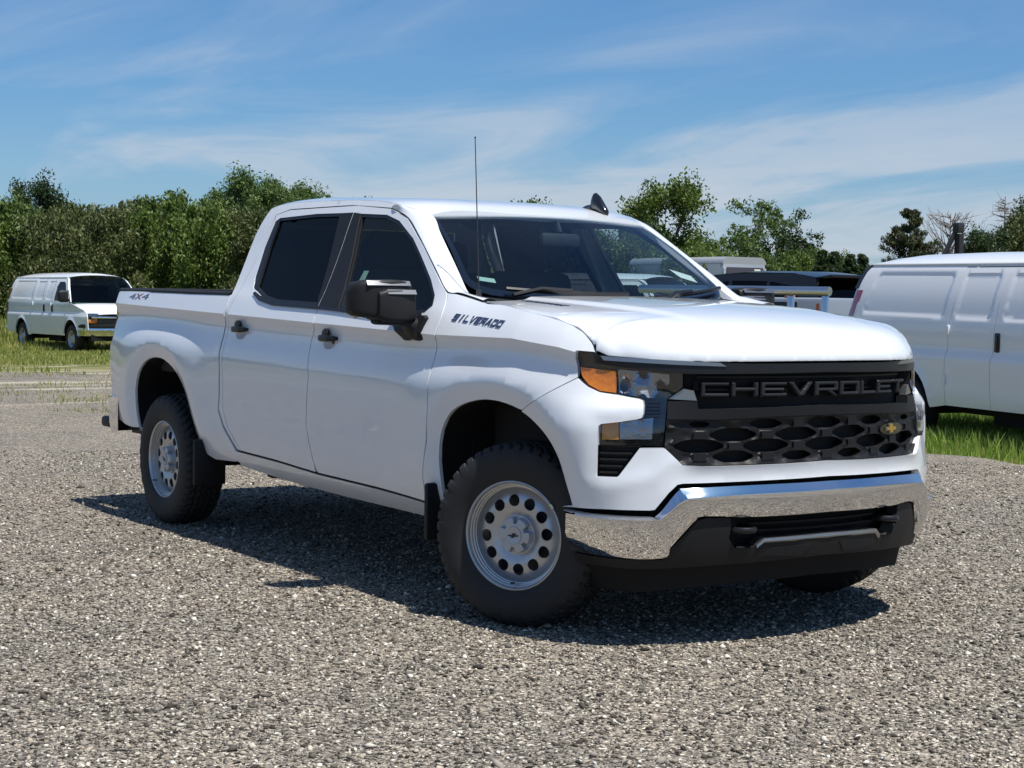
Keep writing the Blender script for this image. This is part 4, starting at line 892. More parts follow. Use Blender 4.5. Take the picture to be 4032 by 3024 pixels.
# ================================================================== GROUND
rng=np.random.default_rng(7)
def ground_mat():
    m=bpy.data.materials.new('field_ground'); m.use_nodes=True; t=m.node_tree; b=t.nodes['Principled BSDF']; b.inputs['Roughness'].default_value=.95; b.inputs['Specular IOR Level'].default_value=.15
    g=N(t,'ShaderNodeNewGeometry'); p=g.outputs['Position']
    n1=NOISE(t,p,.35,5,.6); n2=NOISE(t,p,6,5,.65); n3=NOISE(t,p,40,3,.6)
    gr=MIXC(t,RAMP(t,n1.outputs[0],[(.35,(0,0,0)),(.65,(1,1,1))]),(.12,.15,.035),(.25,.235,.08))
    gr=MIXC(t,RAMP(t,n2.outputs[0],[(.4,(0,0,0)),(.7,(.6,)*3)]),gr,(.27,.23,.12))
    mp=N(t,'ShaderNodeMapping'); mp.inputs['Scale'].default_value=(.55,.10,1); L(t,p,mp.inputs[0]); n4=NOISE(t,mp.outputs[0],1.5,7,.66,1.4)
    s=N(t,'ShaderNodeSeparateXYZ'); L(t,p,s.inputs[0])
    near=MATH(t,'MULTIPLY',MATH(t,'GREATER_THAN',s.outputs[0],-29.0),1.0)
    sand=MATH(t,'MULTIPLY',RAMP(t,n4.outputs[0],[(.50,(0,0,0)),(.56,(1,1,1))]),near)
    c=MIXC(t,sand,gr,(.46,.40,.31))
    c=MIXC(t,MATH(t,'MULTIPLY',n3.outputs[0],.35),c,(.03,.035,.012)); L(t,c,b.inputs['Base Color'])
    bn=N(t,'ShaderNodeBump'); bn.inputs['Strength'].default_value=.8; bn.inputs['Distance'].default_value=.05; L(t,n3.outputs[0],bn.inputs['Height']); L(t,bn.outputs[0],b.inputs['Normal'])
    return m
def gravel_mat():
    m=bpy.data.materials.new('crushed_gravel'); m.use_nodes=True; t=m.node_tree; b=t.nodes['Principled BSDF']; b.inputs['Roughness'].default_value=.9; b.inputs['Specular IOR Level'].default_value=.2
    g=N(t,'ShaderNodeNewGeometry'); p=g.outputs['Position']
    def vor(scale,feat='F1'):
        v=N(t,'ShaderNodeTexVoronoi',feature=feat); v.inputs['Scale'].default_value=scale; v.inputs['Randomness'].default_value=1; L(t,p,v.inputs['Vector']); return v
    va=vor(84); vb=vor(150); ed=vor(84,'DISTANCE_TO_EDGE')
    ra=N(t,'ShaderNodeSeparateColor'); L(t,va.outputs['Color'],ra.inputs[0]); rb=N(t,'ShaderNodeSeparateColor'); L(t,vb.outputs['Color'],rb.inputs[0])
    stops=[(0,(.020,.017,.014)),(.22,(.085,.073,.058)),(.48,(.185,.163,.134)),(.72,(.275,.245,.204)),(.87,(.39,.33,.25)),(.95,(.52,.48,.41)),(1,(.70,.65,.55))]
    ca=RAMP(t,ra.outputs[0],stops); cb=RAMP(t,rb.outputs[1],stops)
    c=MIXC(t,MATH(t,'GREATER_THAN',ra.outputs[2],.55),ca,cb)
    edge=RAMP(t,ed.outputs['Distance'],[(0,(.22,)*3),(.0035,(.8,)*3),(.007,(1,)*3)])
    c=MIXC(t,1.0,c,edge,'MULTIPLY')
    n1=NOISE(t,p,.42,4,.55); n2=NOISE(t,p,2.2,4,.6)
    k=MATH(t,'ADD',MATH(t,'MULTIPLY',n1.outputs[0],.55),MATH(t,'MULTIPLY',n2.outputs[0],.5))
    c=MIXC(t,1.0,c,RAMP(t,k,[(.28,(.52,.52,.53)),(.50,(.98,.98,.98)),(.76,(1.30,1.25,1.15))]),'MULTIPLY')
    # sandy wheel tracks and washed-in dirt lines far out on the lot
    mp=N(t,'ShaderNodeMapping'); mp.inputs['Scale'].default_value=(.42,.07,1); mp.inputs['Rotation'].default_value=(0,0,R_(8)); L(t,p,mp.inputs[0]); n4=NOISE(t,mp.outputs[0],1.7,7,.66,1.6)
    s=N(t,'ShaderNodeSeparateXYZ'); L(t,p,s.inputs[0])
    far=RAMP(t,MATH(t,'MULTIPLY',s.outputs[0],-.03),[(.40,(0,0,0)),(.52,(1,1,1))])
    sand=MATH(t,'MULTIPLY',RAMP(t,n4.outputs[0],[(.53,(0,0,0)),(.60,(.85,)*3)]),far)
    c=MIXC(t,sand,c,(.47,.42,.34))
    L(t,c,b.inputs['Base Color'])
    h=MATH(t,'ADD',MATH(t,'MULTIPLY',MATH(t,'MINIMUM',ed.outputs['Distance'],.006),1.6),MATH(t,'MULTIPLY',ra.outputs[1],.006))
    h=MATH(t,'ADD',h,MATH(t,'MULTIPLY',rb.outputs[0],.004))
    bn=N(t,'ShaderNodeBump'); bn.inputs['Strength'].default_value=.9; bn.inputs['Distance'].default_value=1.0; L(t,h,bn.inputs['Height']); L(t,bn.outputs[0],b.inputs['Normal'])
    return m
me=bpy.data.meshes.new('ground'); me.from_pydata([(-900,-900,-.09),(900,-900,-.09),(900,900,-.09),(-900,900,-.09)],[],[(0,1,2,3)])
o=link('ground',me,ground_mat()); o['kind']='structure'
# gravel lot: a level pad that runs down to the field at its ragged edges
def lot_edge_y(x): return np.interp(x,[-30,-23,-16,-9,-5.2,-4.3,0,6,20,60],[6.2,6.9,7.6,7.2,7.42,7.62,8.6,10.2,14,25])+.16*np.sin(x*2.1)+.10*np.sin(x*5.3+1)
def lot_edge_x(y): return -23.6+.25*np.sin(y*.9+.4)+.14*np.sin(y*2.7)
P=[];nx,ny=230,170
xs=np.r_[np.linspace(-25.5,-12,70),np.linspace(-12,10,100)[1:],np.linspace(10,90,62)[1:]]; ys=np.r_[np.linspace(-90,-8,40),np.linspace(-8,12,110)[1:],np.linspace(12,30,30)[1:]]
X,Y=np.meshgrid(xs,ys,indexing='ij')
d=np.minimum(lot_edge_y(X)-Y,X-lot_edge_x(Y))
und=.012*np.sin(X*.9+1.3*np.sin(Y*.5))*np.sin(Y*.7)*sstep(5,9,np.hypot(X+1.7,Y))
Z=und*sstep(0,2,d)-.11*sstep(.35,-.45,d)
V=np.stack([X,Y,Z],-1).reshape(-1,3); k=len(ys); Fq=[]
for i in range(len(xs)-1):
    for j in range(k-1):
        if max(d[i,j],d[i+1,j],d[i,j+1],d[i+1,j+1])>-.5: Fq.append((i*k+j,(i+1)*k+j,(i+1)*k+j+1,i*k+j+1))
lot=mesh('gravel_lot',V,Fq,gravel_mat()); lot['kind']='structure'
def bulk(name,V,T,m,cols=None):
    me=bpy.data.meshes.new(name); nv,ntr=len(V),len(T)
    me.vertices.add(nv); me.vertices.foreach_set('co',np.ascontiguousarray(V,dtype=np.float32).ravel())
    me.loops.add(ntr*3); me.loops.foreach_set('vertex_index',np.ascontiguousarray(T,dtype=np.int32).ravel())
    me.polygons.add(ntr); me.polygons.foreach_set('loop_start',np.arange(0,ntr*3,3,dtype=np.int32)); me.polygons.foreach_set('loop_total',np.full(ntr,3,dtype=np.int32))
    me.update(calc_edges=True); me.validate(); o=link(name,me,m); return o
def island_mat(name,stops,rough=.9,transl=0.,spec=.2):
    m=bpy.data.materials.new(name); m.use_nodes=True; t=m.node_tree; b=t.nodes['Principled BSDF']; b.inputs['Roughness'].default_value=rough; b.inputs['Specular IOR Level'].default_value=spec
    g=N(t,'ShaderNodeNewGeometry'); c=RAMP(t,g.outputs['Random Per Island'],stops); L(t,c,b.inputs['Base Color'])
    if transl:
        tr=N(t,'ShaderNodeBsdfTranslucent'); L(t,c,tr.inputs[0]); x=N(t,'ShaderNodeMixShader'); x.inputs[0].default_value=transl; L(t,b.outputs[0],x.inputs[1]); L(t,tr.outputs[0],x.inputs[2]); L(t,x.outputs[0],t.nodes['Material Output'].inputs[0])
    return m
# loose stones lying on the lot, densest near the truck's nose
def stones(n):
    r=np.sqrt(rng.uniform(3.6**2,15.5**2,n*3)); keep=rng.random(n*3)<np.clip((7.5/r)**1.7,0,1); r=r[keep][:n]
    a=YAW+rng.uniform(-.56,.56,len(r)); x=CAM.x+r*np.cos(a); y=CAM.y+r*np.sin(a); n=len(r)
    base=np.array([(1,0,0),(0,1,0),(-1,0,0),(0,-1,0),(0,0,1),(0,0,-1)],float); tri=np.array([(0,1,4),(1,2,4),(2,3,4),(3,0,4),(1,0,5),(2,1,5),(3,2,5),(0,3,5)])
    s=rng.gamma(6,.00088,n)+.0022; s=np.where(rng.random(n)<.012,s*1.9,s)
    sc_=np.stack([s*rng.uniform(.9,1.7,n),s*rng.uniform(.7,1.1,n),s*rng.uniform(.40,.75,n)],1)
    V=base[None]*sc_[:,None,:]*(1+rng.uniform(-.28,.28,(n,6,1)))
    V=V+rng.uniform(-.15,.15,(n,6,3))*s[:,None,None]
    th=rng.uniform(0,2*np.pi,n); tl=rng.normal(0,.35,n); c,s_=np.cos(tl),np.sin(tl)
    V=np.stack([V[...,0]*c[:,None]+V[...,2]*s_[:,None],V[...,1],-V[...,0]*s_[:,None]+V[...,2]*c[:,None]],-1)
    c,s_=np.cos(th),np.sin(th); V=np.stack([V[...,0]*c[:,None]-V[...,1]*s_[:,None],V[...,0]*s_[:,None]+V[...,1]*c[:,None],V[...,2]],-1)
    V[...,0]+=x[:,None];V[...,1]+=y[:,None];V[...,2]+=(s*.20)[:,None]
    ok=(lot_edge_y(x)-y>.1)
    V=V[ok]; n=len(V); T=(tri[None]+np.arange(n)[:,None,None]*6)
    return V.reshape(-1,3),T.reshape(-1,3)
SM=island_mat('loose_stone',[(0,(.026,.022,.018)),(.20,(.09,.077,.061)),(.46,(.20,.177,.146)),(.70,(.29,.26,.218)),(.86,(.40,.335,.25)),(.94,(.54,.50,.42)),(1,(.74,.69,.58))],.85)
V,T=stones(150000); o=bulk('loose_gravel',V,T,SM); o['kind']='stuff'
# grass
GM=island_mat('grass_blade',[(0,(.055,.10,.018)),(.45,(.095,.155,.028)),(.8,(.17,.21,.05)),(1,(.33,.29,.12))],.7,.35)
def blades(x,y,h,wd,z0=-.09,lean=.35):
    n=len(x);a=rng.uniform(0,2*np.pi,n);l=rng.normal(0,lean,n)*h; b=rng.uniform(0,2*np.pi,n)
    p=np.stack([x,y,np.full(n,z0)],1); u=np.stack([np.cos(a),np.sin(a),0*a],1)*wd[:,None]; tip=p+np.stack([np.cos(b)*l,np.sin(b)*l,h],1); mid=p*.45+tip*.55-np.stack([np.cos(b)*l*.18,np.sin(b)*l*.18,0*h],1)
    V=np.stack([p-u,p+u,mid-u*.7,mid+u*.7,tip],1).reshape(-1,3); T=np.array([(0,1,3),(0,3,2),(2,3,4)])[None]+np.arange(n)[:,None,None]*5
    return V,T.reshape(-1,3)
def region(n,x0,x1,y0,y1,f,dens=None):
    x=rng.uniform(x0,x1,n);y=rng.uniform(y0,y1,n); ok=f(x,y); return x[ok],y[ok]
def patchy(x,y,s=1.0): return .5+.5*np.sin(x*1.3*s+2*np.sin(y*.7*s))*np.sin(y*1.1*s+1.7*np.sin(x*.9*s))
x,y=region(95000,-11,5,7.0,13.5,lambda x,y:(y>lot_edge_y(x)-.05+.25*rng.random(len(x)))); hh=(.08+.15*rng.random(len(x))*(.4+.6*patchy(x,y)))*np.clip((y-lot_edge_y(x)+.25)/1.0,.25,1.15)
V1,T1=blades(x,y,hh,rng.uniform(.004,.009,len(x)))
x,y=region(110000,-45,-23.4,-4,21,lambda x,y:((x<lot_edge_x(y)+.3)|(y>lot_edge_y(np.maximum(x,-30))))&(rng.random(len(x))<np.where(x>-28.5,.25*(patchy(x,y,.8)>.55),.9)))
hh=(.05+.13*rng.random(len(x))*patchy(x,y,.6)); hh=np.where(x<-37,hh*2.0,hh)
V2,T2=blades(x,y,hh,rng.uniform(.008,.018,len(x)))
# tall weeds behind the far van and along the wood
x,y=region(26000,-50,-41.8,4,24,lambda x,y:rng.random(len(x))<patchy(x,y,.9)*.9); hh=.25+.65*rng.random(len(x))
V3,T3=blades(x,y,hh,rng.uniform(.012,.03,len(x)),lean=.25)
# scattered tufts on the lot's edges
cx_=rng.uniform(-23,-13,60);cy_=rng.uniform(1.0,7,60); x=(cx_[:,None]+rng.normal(0,.22,(60,60))).ravel();y=(cy_[:,None]+rng.normal(0,.4,(60,60))).ravel()
V4,T4=blades(x,y,rng.uniform(.02,.07,len(x)),rng.uniform(.004,.009,len(x)),z0=0)
o=bulk('grass',V1,T1,island_mat('fresh_grass_blade',[(0,(.12,.21,.03)),(.5,(.22,.35,.055)),(.85,(.33,.42,.09)),(1,(.42,.38,.16))],.7,.40)); o['kind']='stuff'
o=bulk('field_grass',np.concatenate([V2,V3,V4]),np.concatenate([T2,T3+len(V2),T4+len(V2)+len(V3)]),island_mat('field_grass_blade',[(0,(.13,.18,.035)),(.4,(.26,.31,.065)),(.75,(.40,.41,.11)),(1,(.50,.44,.20))],.75,.38)); o['kind']='stuff'
# ================================================================== TREES
def leaf_mat(name,a,b_,c): return island_mat(name,[(0,a),(.55,b_),(1,c)],.55,.30,.35)
LM={'olive':leaf_mat('olive_needles',(.045,.065,.019),(.108,.135,.042),(.18,.19,.066)),
'green':leaf_mat('green_leaves',(.042,.080,.018),(.098,.162,.038),(.165,.23,.065)),
'dark':leaf_mat('dark_leaves',(.016,.034,.010),(.036,.066,.018),(.075,.11,.034)),
'bright':leaf_mat('bright_leaves',(.05,.09,.014),(.105,.16,.026),(.17,.22,.05)),
'pine':leaf_mat('pine_needles',(.024,.038,.016),(.060,.075,.028),(.13,.12,.05)),
'dead':leaf_mat('dead_needles',(.08,.05,.03),(.14,.09,.055),(.20,.14,.09))}
BARK=mat('bark',(.085,.065,.05),.95,bump=(18,.6,.02)); BARE=mat('grey_deadwood',(.25,.22,.20),.95)
def leaf_cloud(cent,rad,per,size,up=.3,r=None,slim=1.0):
    r=r or rng; n=len(cent)*per; c=np.repeat(cent,per,0); R=np.repeat(rad,per,0)
    d=r.normal(0,1,(n,3)); d/=np.linalg.norm(d,axis=1,keepdims=True); q=r.random(n)**.45
    p=c+d*(R*q[:,None])
    u=r.normal(0,1,(n,3)); u[:,2]+=up*2; u/=np.linalg.norm(u,axis=1,keepdims=True); v=np.cross(u,r.normal(0,1,(n,3))); v/=np.maximum(np.linalg.norm(v,axis=1,keepdims=True),1e-6)
    s=size*r.uniform(.55,1.4,n)[:,None]; w=s*r.uniform(.35,.6,n)[:,None]*slim
    V=np.stack([p-u*s,p+v*w,p+u*s,p-v*w],1).reshape(-1,3); T=np.array([(0,1,2),(0,2,3)])[None]+np.arange(n)[:,None,None]*4
    return V,T.reshape(-1,3)
def limbs(b,base,tips,r0,r1=.012,n=5):
    for t_ in tips:
        base_=np.array(base(t_)) if callable(base) else np.array(base); t_=np.array(t_); m_=(base_+t_)/2+np.array([0,0,-.06])*np.linalg.norm(t_-base_)*.8
        b.tube([base_,m_,t_],[r0,(r0+r1)/2,r1],n,False)
TREES={}
def make_tree(kind,seed,h,wd,leaf,style):
    r=np.random.default_rng(seed); b=MB(); cent=[];rad=[]
    if style=='open':       # spreading broadleaf with gaps between the limbs
        b.tube([(0,0,-.2),(.05,.02,h*.3),(.0,.06,h*.55),(.08,0,h*.85)],[.035*h*.5,.026*h*.5,.018*h*.5,.01],8)
        for k in range(int(r.integers(15,19))):
            a=r.uniform(0,2*np.pi); z=h*r.uniform(.42,1.0); rr=wd*.5*r.uniform(.35,1.0)*(1-.45*abs(z/h-.66)/.4)
            t_=np.array([rr*np.cos(a),rr*np.sin(a),z]); limbs(b,(0,0,z*.55),[t_],.035)
            for q in range(10):
                cent.append(t_*np.array([r.uniform(.55,1.08)]*2+[1])+r.normal(0,.16,3)*wd*.28); s=wd*r.uniform(.06,.13); rad.append((s,s,s*1.1))
        per,size=75,.072
    elif style=='sparse':
        for j in range(4):
            a0=r.uniform(0,2*np.pi); top=np.array([np.cos(a0)*wd*.32*r.uniform(.3,1),np.sin(a0)*wd*.32*r.uniform(.3,1),h*r.uniform(.82,1)])
            b.tube([(0,0,-.2),top*np.array([.3,.3,.5]),top],[.05,.035,.01],6)
            for k in range(15):
                f=r.uniform(.35,1.0); p=top*f; q=p+np.array([r.normal(0,wd*.15),r.normal(0,wd*.15),r.uniform(0,.10)*h]); b.tube([p,q],[.016,.005],4,False)
                for m_ in range(5): cent.append(q+r.normal(0,.17,3)); s=wd*r.uniform(.03,.075); rad.append((s,s,s))
        per,size=34,.066
    elif style=='thicket':   # young pines and scrub grown together, upright shoots on top
        b.tube([(0,0,-.2),(.04,0,h*.5),(0,.03,h*.97)],[.07,.045,.01],7)
        for k in range(95):
            f=r.random()**.75; z=h*(.03+.90*f); R=wd*.5*(1.0-.62*f**1.6)*np.sqrt(r.random()); a=r.uniform(0,2*np.pi)
            cent.append((R*np.cos(a),R*np.sin(a),z)); s=wd*r.uniform(.07,.13); rad.append((s,s,s*1.5))
        for k in range(16):
            a=r.uniform(0,2*np.pi); R=wd*.42*r.random(); z=h*(1.0-.30*(R/(wd*.42))**1.2*r.uniform(.6,1.2)); cent.append((R*np.cos(a),R*np.sin(a),z-.25)); rad.append((.075,.075,.42))
        per,size=115,.072
    elif style=='conifer':
        b.tube([(0,0,-.2),(0,0,h)],[.09,.012],7)
        z=h*.10
        while z<h*.985:
            f=z/h; R=wd*.5*(1-f)**.75*r.uniform(.75,1.12)+.08
            for k in range(7 if f<.8 else 5):
                a=r.uniform(0,2*np.pi); tip=np.array([R*np.cos(a),R*np.sin(a),z+R*r.uniform(.15,.75)]); b.tube([(0,0,z),tip],[.022,.006],4,False)
                for q in (.35,.55,.75,.92,1.05): cent.append(np.array([0,0,z])*(1-q)+tip*q); s=.075+.055*R; rad.append((s*1.2,s*1.2,s*1.0))
            z+=h*.047*r.uniform(.7,1.3)
        per,size=44,.075
    cr=None
    if cent:
        V,T=leaf_cloud(np.array(cent),np.array(rad),per,size,r=r,up={'thicket':.9,'conifer':.6}.get(style,.3),slim={'thicket':.85,'conifer':.5}.get(style,1.0))
        cr=bulk('crown',V,T,LM[leaf])
    tk=b.build('trunk',BARK,None); return tk,cr
def make_bare(seed,h,wd,dense,cone):
    r=np.random.default_rng(seed); b=MB(); b.tube([(0,0,-.2),(.02,0,h*.5),(0,0,h)],[.10,.06,.012],7); tw=MB()
    for k in range(dense):
        f=.18+.80*r.random(); z=h*f; a=r.uniform(0,2*np.pi); R=wd*.5*((1-f)**.6 if cone else (1.05-.6*abs(f-.5)))*r.uniform(.6,1.1); rise=R*(r.uniform(-.1,.35) if cone else r.uniform(.8,1.5))
        z1=min(z+rise,h*1.0); tip=np.array([R*np.cos(a),R*np.sin(a),z1]); mid=np.array([R*.5*np.cos(a),R*.5*np.sin(a),z+(z1-z)*.4]); b.tube([(0,0,z),mid,tip],[.026,.016,.006],4,False)
        for q in range(5):
            s0=np.array([0,0,z])*(1-.3-q*.14)+tip*(.3+q*.14); e=s0+r.normal(0,.16,3)+np.array([np.cos(a)*.12,np.sin(a)*.12,.10 if not cone else .02]); tw.tube([s0,e],[.008,.003],3,False)
    b.V+=[];o=len(b.V); b.V+=tw.V; b.F+=[tuple(i+o for i in f) for f in tw.F]
    return b.build('branches',BARE,None),None
protos={}
def nth(i,n,what): return ('leftmost','second from the left','third from the left','fourth from the left','middle one')[i]+' of '+what if i<=min(4,(n-1)//2) else ('rightmost','second from the right','third from the right','fourth from the right')[n-1-i]+' of '+what
def plant(kind,x,y,h,name,label,group=None,rz=None,ws=1.0,cat='tree'):
    key=kind
    st,leaf,H,W_=KINDS[kind]
    if key not in protos:
        if st in ('bare','barecone'): protos[key]=make_bare(KSEED[kind],H,W_,95 if st=='bare' else 105,st=='barecone')
        else: protos[key]=make_tree(kind,KSEED[kind],H,W_,leaf,st)
        used.add(key); parts=[p for p in protos[key] if p]
    else:
        parts=[]
        for p in protos[key]:
            if p: c=p.copy(); COL.objects.link(c); parts.append(c)
    s=(h+.09)/H
    r=thing(name,label,cat,(x,y,-.09),rng.uniform(0,6.28) if rz is None else rz,group)
    r.scale=(s*ws,s*ws,s)
    for p in parts: p.parent=r
    return r
used=set()
KINDS={'th1':('thicket','olive',5.0,3.6),'th2':('thicket','green',5.0,3.4),'th3':('thicket','olive',5.2,3.2),'th4':('thicket','bright',4.4,3.4),'op1':('open','green',6.8,4.6),'op2':('open','dark',6.2,4.2),'op3':('open','bright',5.6,4.4),'sp1':('sparse','green',5.6,4.6),'sp2':('sparse','dark',5.2,4.0),'co1':('conifer','dark',4.2,1.7),'co2':('conifer','pine',5.2,3.7),'ba1':('bare','',5.0,2.8),'ba2':('barecone','',5.6,3.4),'dd':('thicket','dead',2.6,2.2)}
KSEED={k:11+i*7 for i,k in enumerate(KINDS)}
TH=[(-54.57,12.74,4.89),(-50.15,12.13,4.48),(-57.72,15.23,4.79),(-48.09,13.39,4.11),(-52.64,15.6,4.61),(-57.99,18.41,4.82),(-48.96,15.67,4.28),(-53.45,17.98,4.75),(-60.68,21.57,5.34),(-50.84,18.26,4.82),(-56.11,21.18,5.28),(-48.19,18.6,4.49),(-60.82,24.95,5.34),(-49.23,20.64,4.53),(-46.12,19.88,4.31),(-50.21,22.76,4.49),(-46.18,21.57,4.14),(-52.5,10.2,4.6),(-48.6,9.9,4.2),(-56.5,9.0,5.0),(-50.5,7.0,4.7),(-47.8,24.2,4.2),(-51.5,25.6,4.6),(-49.0,27.6,4.4)]
ks=['th1','th2','th3','th1','th4','th3']
_fw=(math.cos(YAW),math.sin(YAW))
def _dep(t): return (t[0]-CAM.x)*_fw[0]+(t[1]-CAM.y)*_fw[1]
def _col(t): return ((t[0]-CAM.x)*_fw[1]-(t[1]-CAM.y)*_fw[0])/_dep(t)
TH.sort(key=_dep); ROWS=[sorted(TH[:8],key=_col),sorted(TH[8:16],key=_col),sorted(TH[16:],key=_col)]
ORD=['leftmost','second from the left','third from the left','fourth from the left','fourth from the right','third from the right','second from the right','rightmost']
i=0
for row,rn in zip(ROWS,('front','middle','back')):
    for (x,y,h),od in zip(row,ORD):
        k=ks[(i*5+i//3)%6]; i+=1
        plant(k,x,y,h,'scrub_tree',{'th1':'bushy olive','th2':'fresh green bushy','th3':'narrow shooting olive','th4':'bright green bushy'}[k]+' tree, '+od+' in '+rn+' row of the left thicket','trees of the thicket at the left',ws=1.15)
plant('op2',-61.2,17.23,5.6,'broadleaf_tree','dark rounded tree rising above the thicket at the far left',ws=.8)
TALL=[(-65.96,28.06,6.5),(-63.62,27.96,6.85),(-66.64,30.64,6.75),(-67.76,32.55,6.67)]
for (x,y,h) in TALL:
    plant('op1',x,y,h,'broadleaf_tree',nth(TALL.index((x,y,h)),4,'the tall green trees behind the pickup cab'),'tall trees behind the pickup cab',ws=.95)
MID=[(-56.28,28.09,5.3),(-59.92,31.65,5.75),(-56.51,31.33,5.2),(-60.87,35.59,5.6),(-56.65,34.69,5.5),(-60.87,39.18,5.65),(-56.65,38.26,5.8),(-52.53,37.21,4.97),(-50.15,37.16,4.31)]
for i,(x,y,h) in enumerate(MID): plant(('th2','th3')[i%2],x,y,h,'scrub_tree',nth(i,9,'the bushy trees behind the pickup roof'),'trees hidden behind the pickup roof',ws=1.1)
plant('op3',-45.52,36.85,5.85,'broadleaf_tree','green spreading tree right behind the pickup windshield edge, taller than its neighbours',ws=1.0,rz=.4)
plant('th2',-50.76,39.83,5.3,'scrub_tree','green bushy tree half hidden behind the tall spreading tree',ws=1.0)
BU=[2,1,3,0]
for i,(x,y,h) in enumerate([(-41.45,35.72,3.6),(-40.38,33.73,3.3),(-42.59,37.61,3.2),(-43.6,34.4,3.7)]): plant('th4',x,y,h,'bush','low bright bush, '+nth(BU[i],4,'those behind the silver trailer'),'bushes behind the silver trailer',cat='bush',ws=1.3)
plant('sp1',-46.39,42.72,5.3,'broadleaf_tree','sparse airy tree with thin stems above the silver trailer',rz=1.0)
plant('sp2',-48.58,46.62,5.0,'broadleaf_tree','dark thin-leaved tree right of the airy tree with thin stems')
BC=[0,2,3,1,5,4]
for i,(x,y,h) in enumerate([(-44.4,41.2,3.4),(-45.6,43.9,3.5),(-46.9,45.4,3.7),(-44.0,43.2,2.9),(-50.3,49.3,4.0),(-47.5,48.0,3.6)]): plant(('th2','th4')[i%2],x,y,h,'bush','green bush, '+nth(BC[i],6,'those above the black car roof'),'bushes above the black car',cat='bush',ws=1.2)
FI=[4,2,5,3,0,6,7,1]
for i,(x,y,h) in enumerate([(-42.03,42.02,3.5),(-46.11,46.7,3.66),(-44.29,45.82,3.5),(-48.31,50.61,3.7),(-51.11,50.03,4.2),(-43.4,44.2,3.0),(-41.6,44.9,2.9),(-44.8,48.9,3.1)]): plant('co1',x,y,h,'fir_tree','small pointed fir, '+nth(FI[i],8,'those left of the tall pine'),'small firs left of the tall pine')
plant('co2',-37.34,41.8,4.95,'pine_tree','big shaggy dark pine behind the roof of the right hand van',rz=.3)
plant('dd',-35.9,42.4,2.7,'scrub_tree','brown dead scrub tree at the foot of the big pine')
plant('ba1',-37.89,44.56,4.9,'bare_tree','grey leafless tree behind the dark steel boom')
plant('ba2',-36.74,46.26,5.6,'bare_tree','dead grey conifer without needles above the right hand van')
for i,(x,y,h,k) in enumerate([(-34.39,42.58,3.9,'op2'),(-35.12,45.08,4.8,'th3'),(-35.81,47.64,5.3,'op2'),(-32.64,45.17,4.5,'th2'),(-30.5,47.5,4.8,'th3'),(-29.0,50.0,5.2,'op2')]):
    plant(k,x,y,h,'broadleaf_tree',('dark bushy tree in front of the dead grey conifer','olive bushy tree at the right edge above the white van','tall dark tree behind the right end of the white van roof','green bushy tree near the right edge above the white van','olive scrub tree beyond the right edge','dark tree beyond the right edge')[i])
# far wood all round the open lot, one mass
cent=[];rad=[]
for a in np.arange(0,2*np.pi,.012):
    R=150+12*math.sin(a*5); 
    da=(a-YAW+math.pi)%(2*math.pi)-math.pi
    if abs(da)<.40: continue
    for q in range(3):
        h=rng.uniform(3.5,8); cent.append((R*math.cos(a)+rng.normal(0,3),R*math.sin(a)+rng.normal(0,3),h*.5)); rad.append((2.0,2.0,h*.5))
V,T=leaf_cloud(np.array(cent),np.array(rad),40,.75); o=bulk('far_wood',V,T,LM['dark']); o['kind']='stuff'
# dark steel boom standing among the trees
b=MB(); B0=np.array([-33.6,40.18,-.09]); b.box(B0+np.array([0,0,2.0]),(.22,.22,4.0)); b.tube([B0+np.array([-.02,-.02,4.3]),B0+np.array([-.55,-.75,2.3])],.09,6); b.box(B0+np.array([-.02,-.03,4.2]),(.30,.30,.35),b=.05)
o=b.build('steel_boom','pole'); tag(o,'dark steel boom rising behind the roof of the right hand van','boom')
b=MB(); p0=np.array([-38.97,18.06,-.09]); b.tube([p0,p0+np.array([0,0,2.85]),p0+np.array([-.05,-.06,3.05]),p0+np.array([-.2,-.28,3.15]),p0+np.array([-.42,-.6,3.14])],.035,7); o=b.build('bent_pipe','alu'); tag(o,'thin bent grey pipe seen just above the pickup bed','pipe')
# ================================================================== VANS
_vp=pchip([.30,.38,.45,.55,.75,.93,.965,1.03,1.06,1.15,1.30,1.34,1.6,1.85,1.93,1.97],[.10,.06,.03,.012,.002,-.004,-.002,.028,.031,.030,.036,.044,.098,.185,.225,.255])
PANELS=[[(.36,1.40),(1.86,1.375),(1.90,1.86),(.50,1.865)],[(2.06,1.37),(2.64,1.365),(2.66,1.86),(2.08,1.86)],[(2.84,1.365),(3.22,1.36),(3.30,1.86),(2.86,1.86)]]
def rrect(P,r=.06,n=5):
    P=[np.array(p) for p in P];o=[]
    for i in range(4):
        a,b_,c=P[i-1],P[i],P[(i+1)%4];u=(a-b_)/np.linalg.norm(a-b_);v=(c-b_)/np.linalg.norm(c-b_)
        for k in range(n): t=k/(n-1);o.append(b_+u*r*(1-t)**2+v*r*t**2)
    return np.array(o)
PR=[rrect(p) for p in PANELS]
def VS(x,z,off=0.):
    x,z=np.broadcast_arrays(np.asarray(x,float),np.asarray(z,float))
    w=1.0-_vp(z)-.10*np.clip((x-4.9)/.7,0,1.3)**2-.05*np.clip((.25-x)/.25,0,1)**2
    p=np.stack([x.ravel(),z.ravel()],1); e=np.zeros(len(p))
    for q in PR:
        ins=inside(q,p); d=pdist(np.vstack([q,q[:1]]),p[:,0],p[:,1]); e+=np.where(ins,.009*sstep(0,.016,d),0)
    for cx_ in (1.25,4.68):
        d=np.abs(np.hypot(p[:,0]-cx_,p[:,1]-.40)-.46); e-=.022*np.exp(-(d/.05)**2)*(p[:,1]>.4)
    return np.stack([x,-(w-e.reshape(x.shape)-off),z],-1)
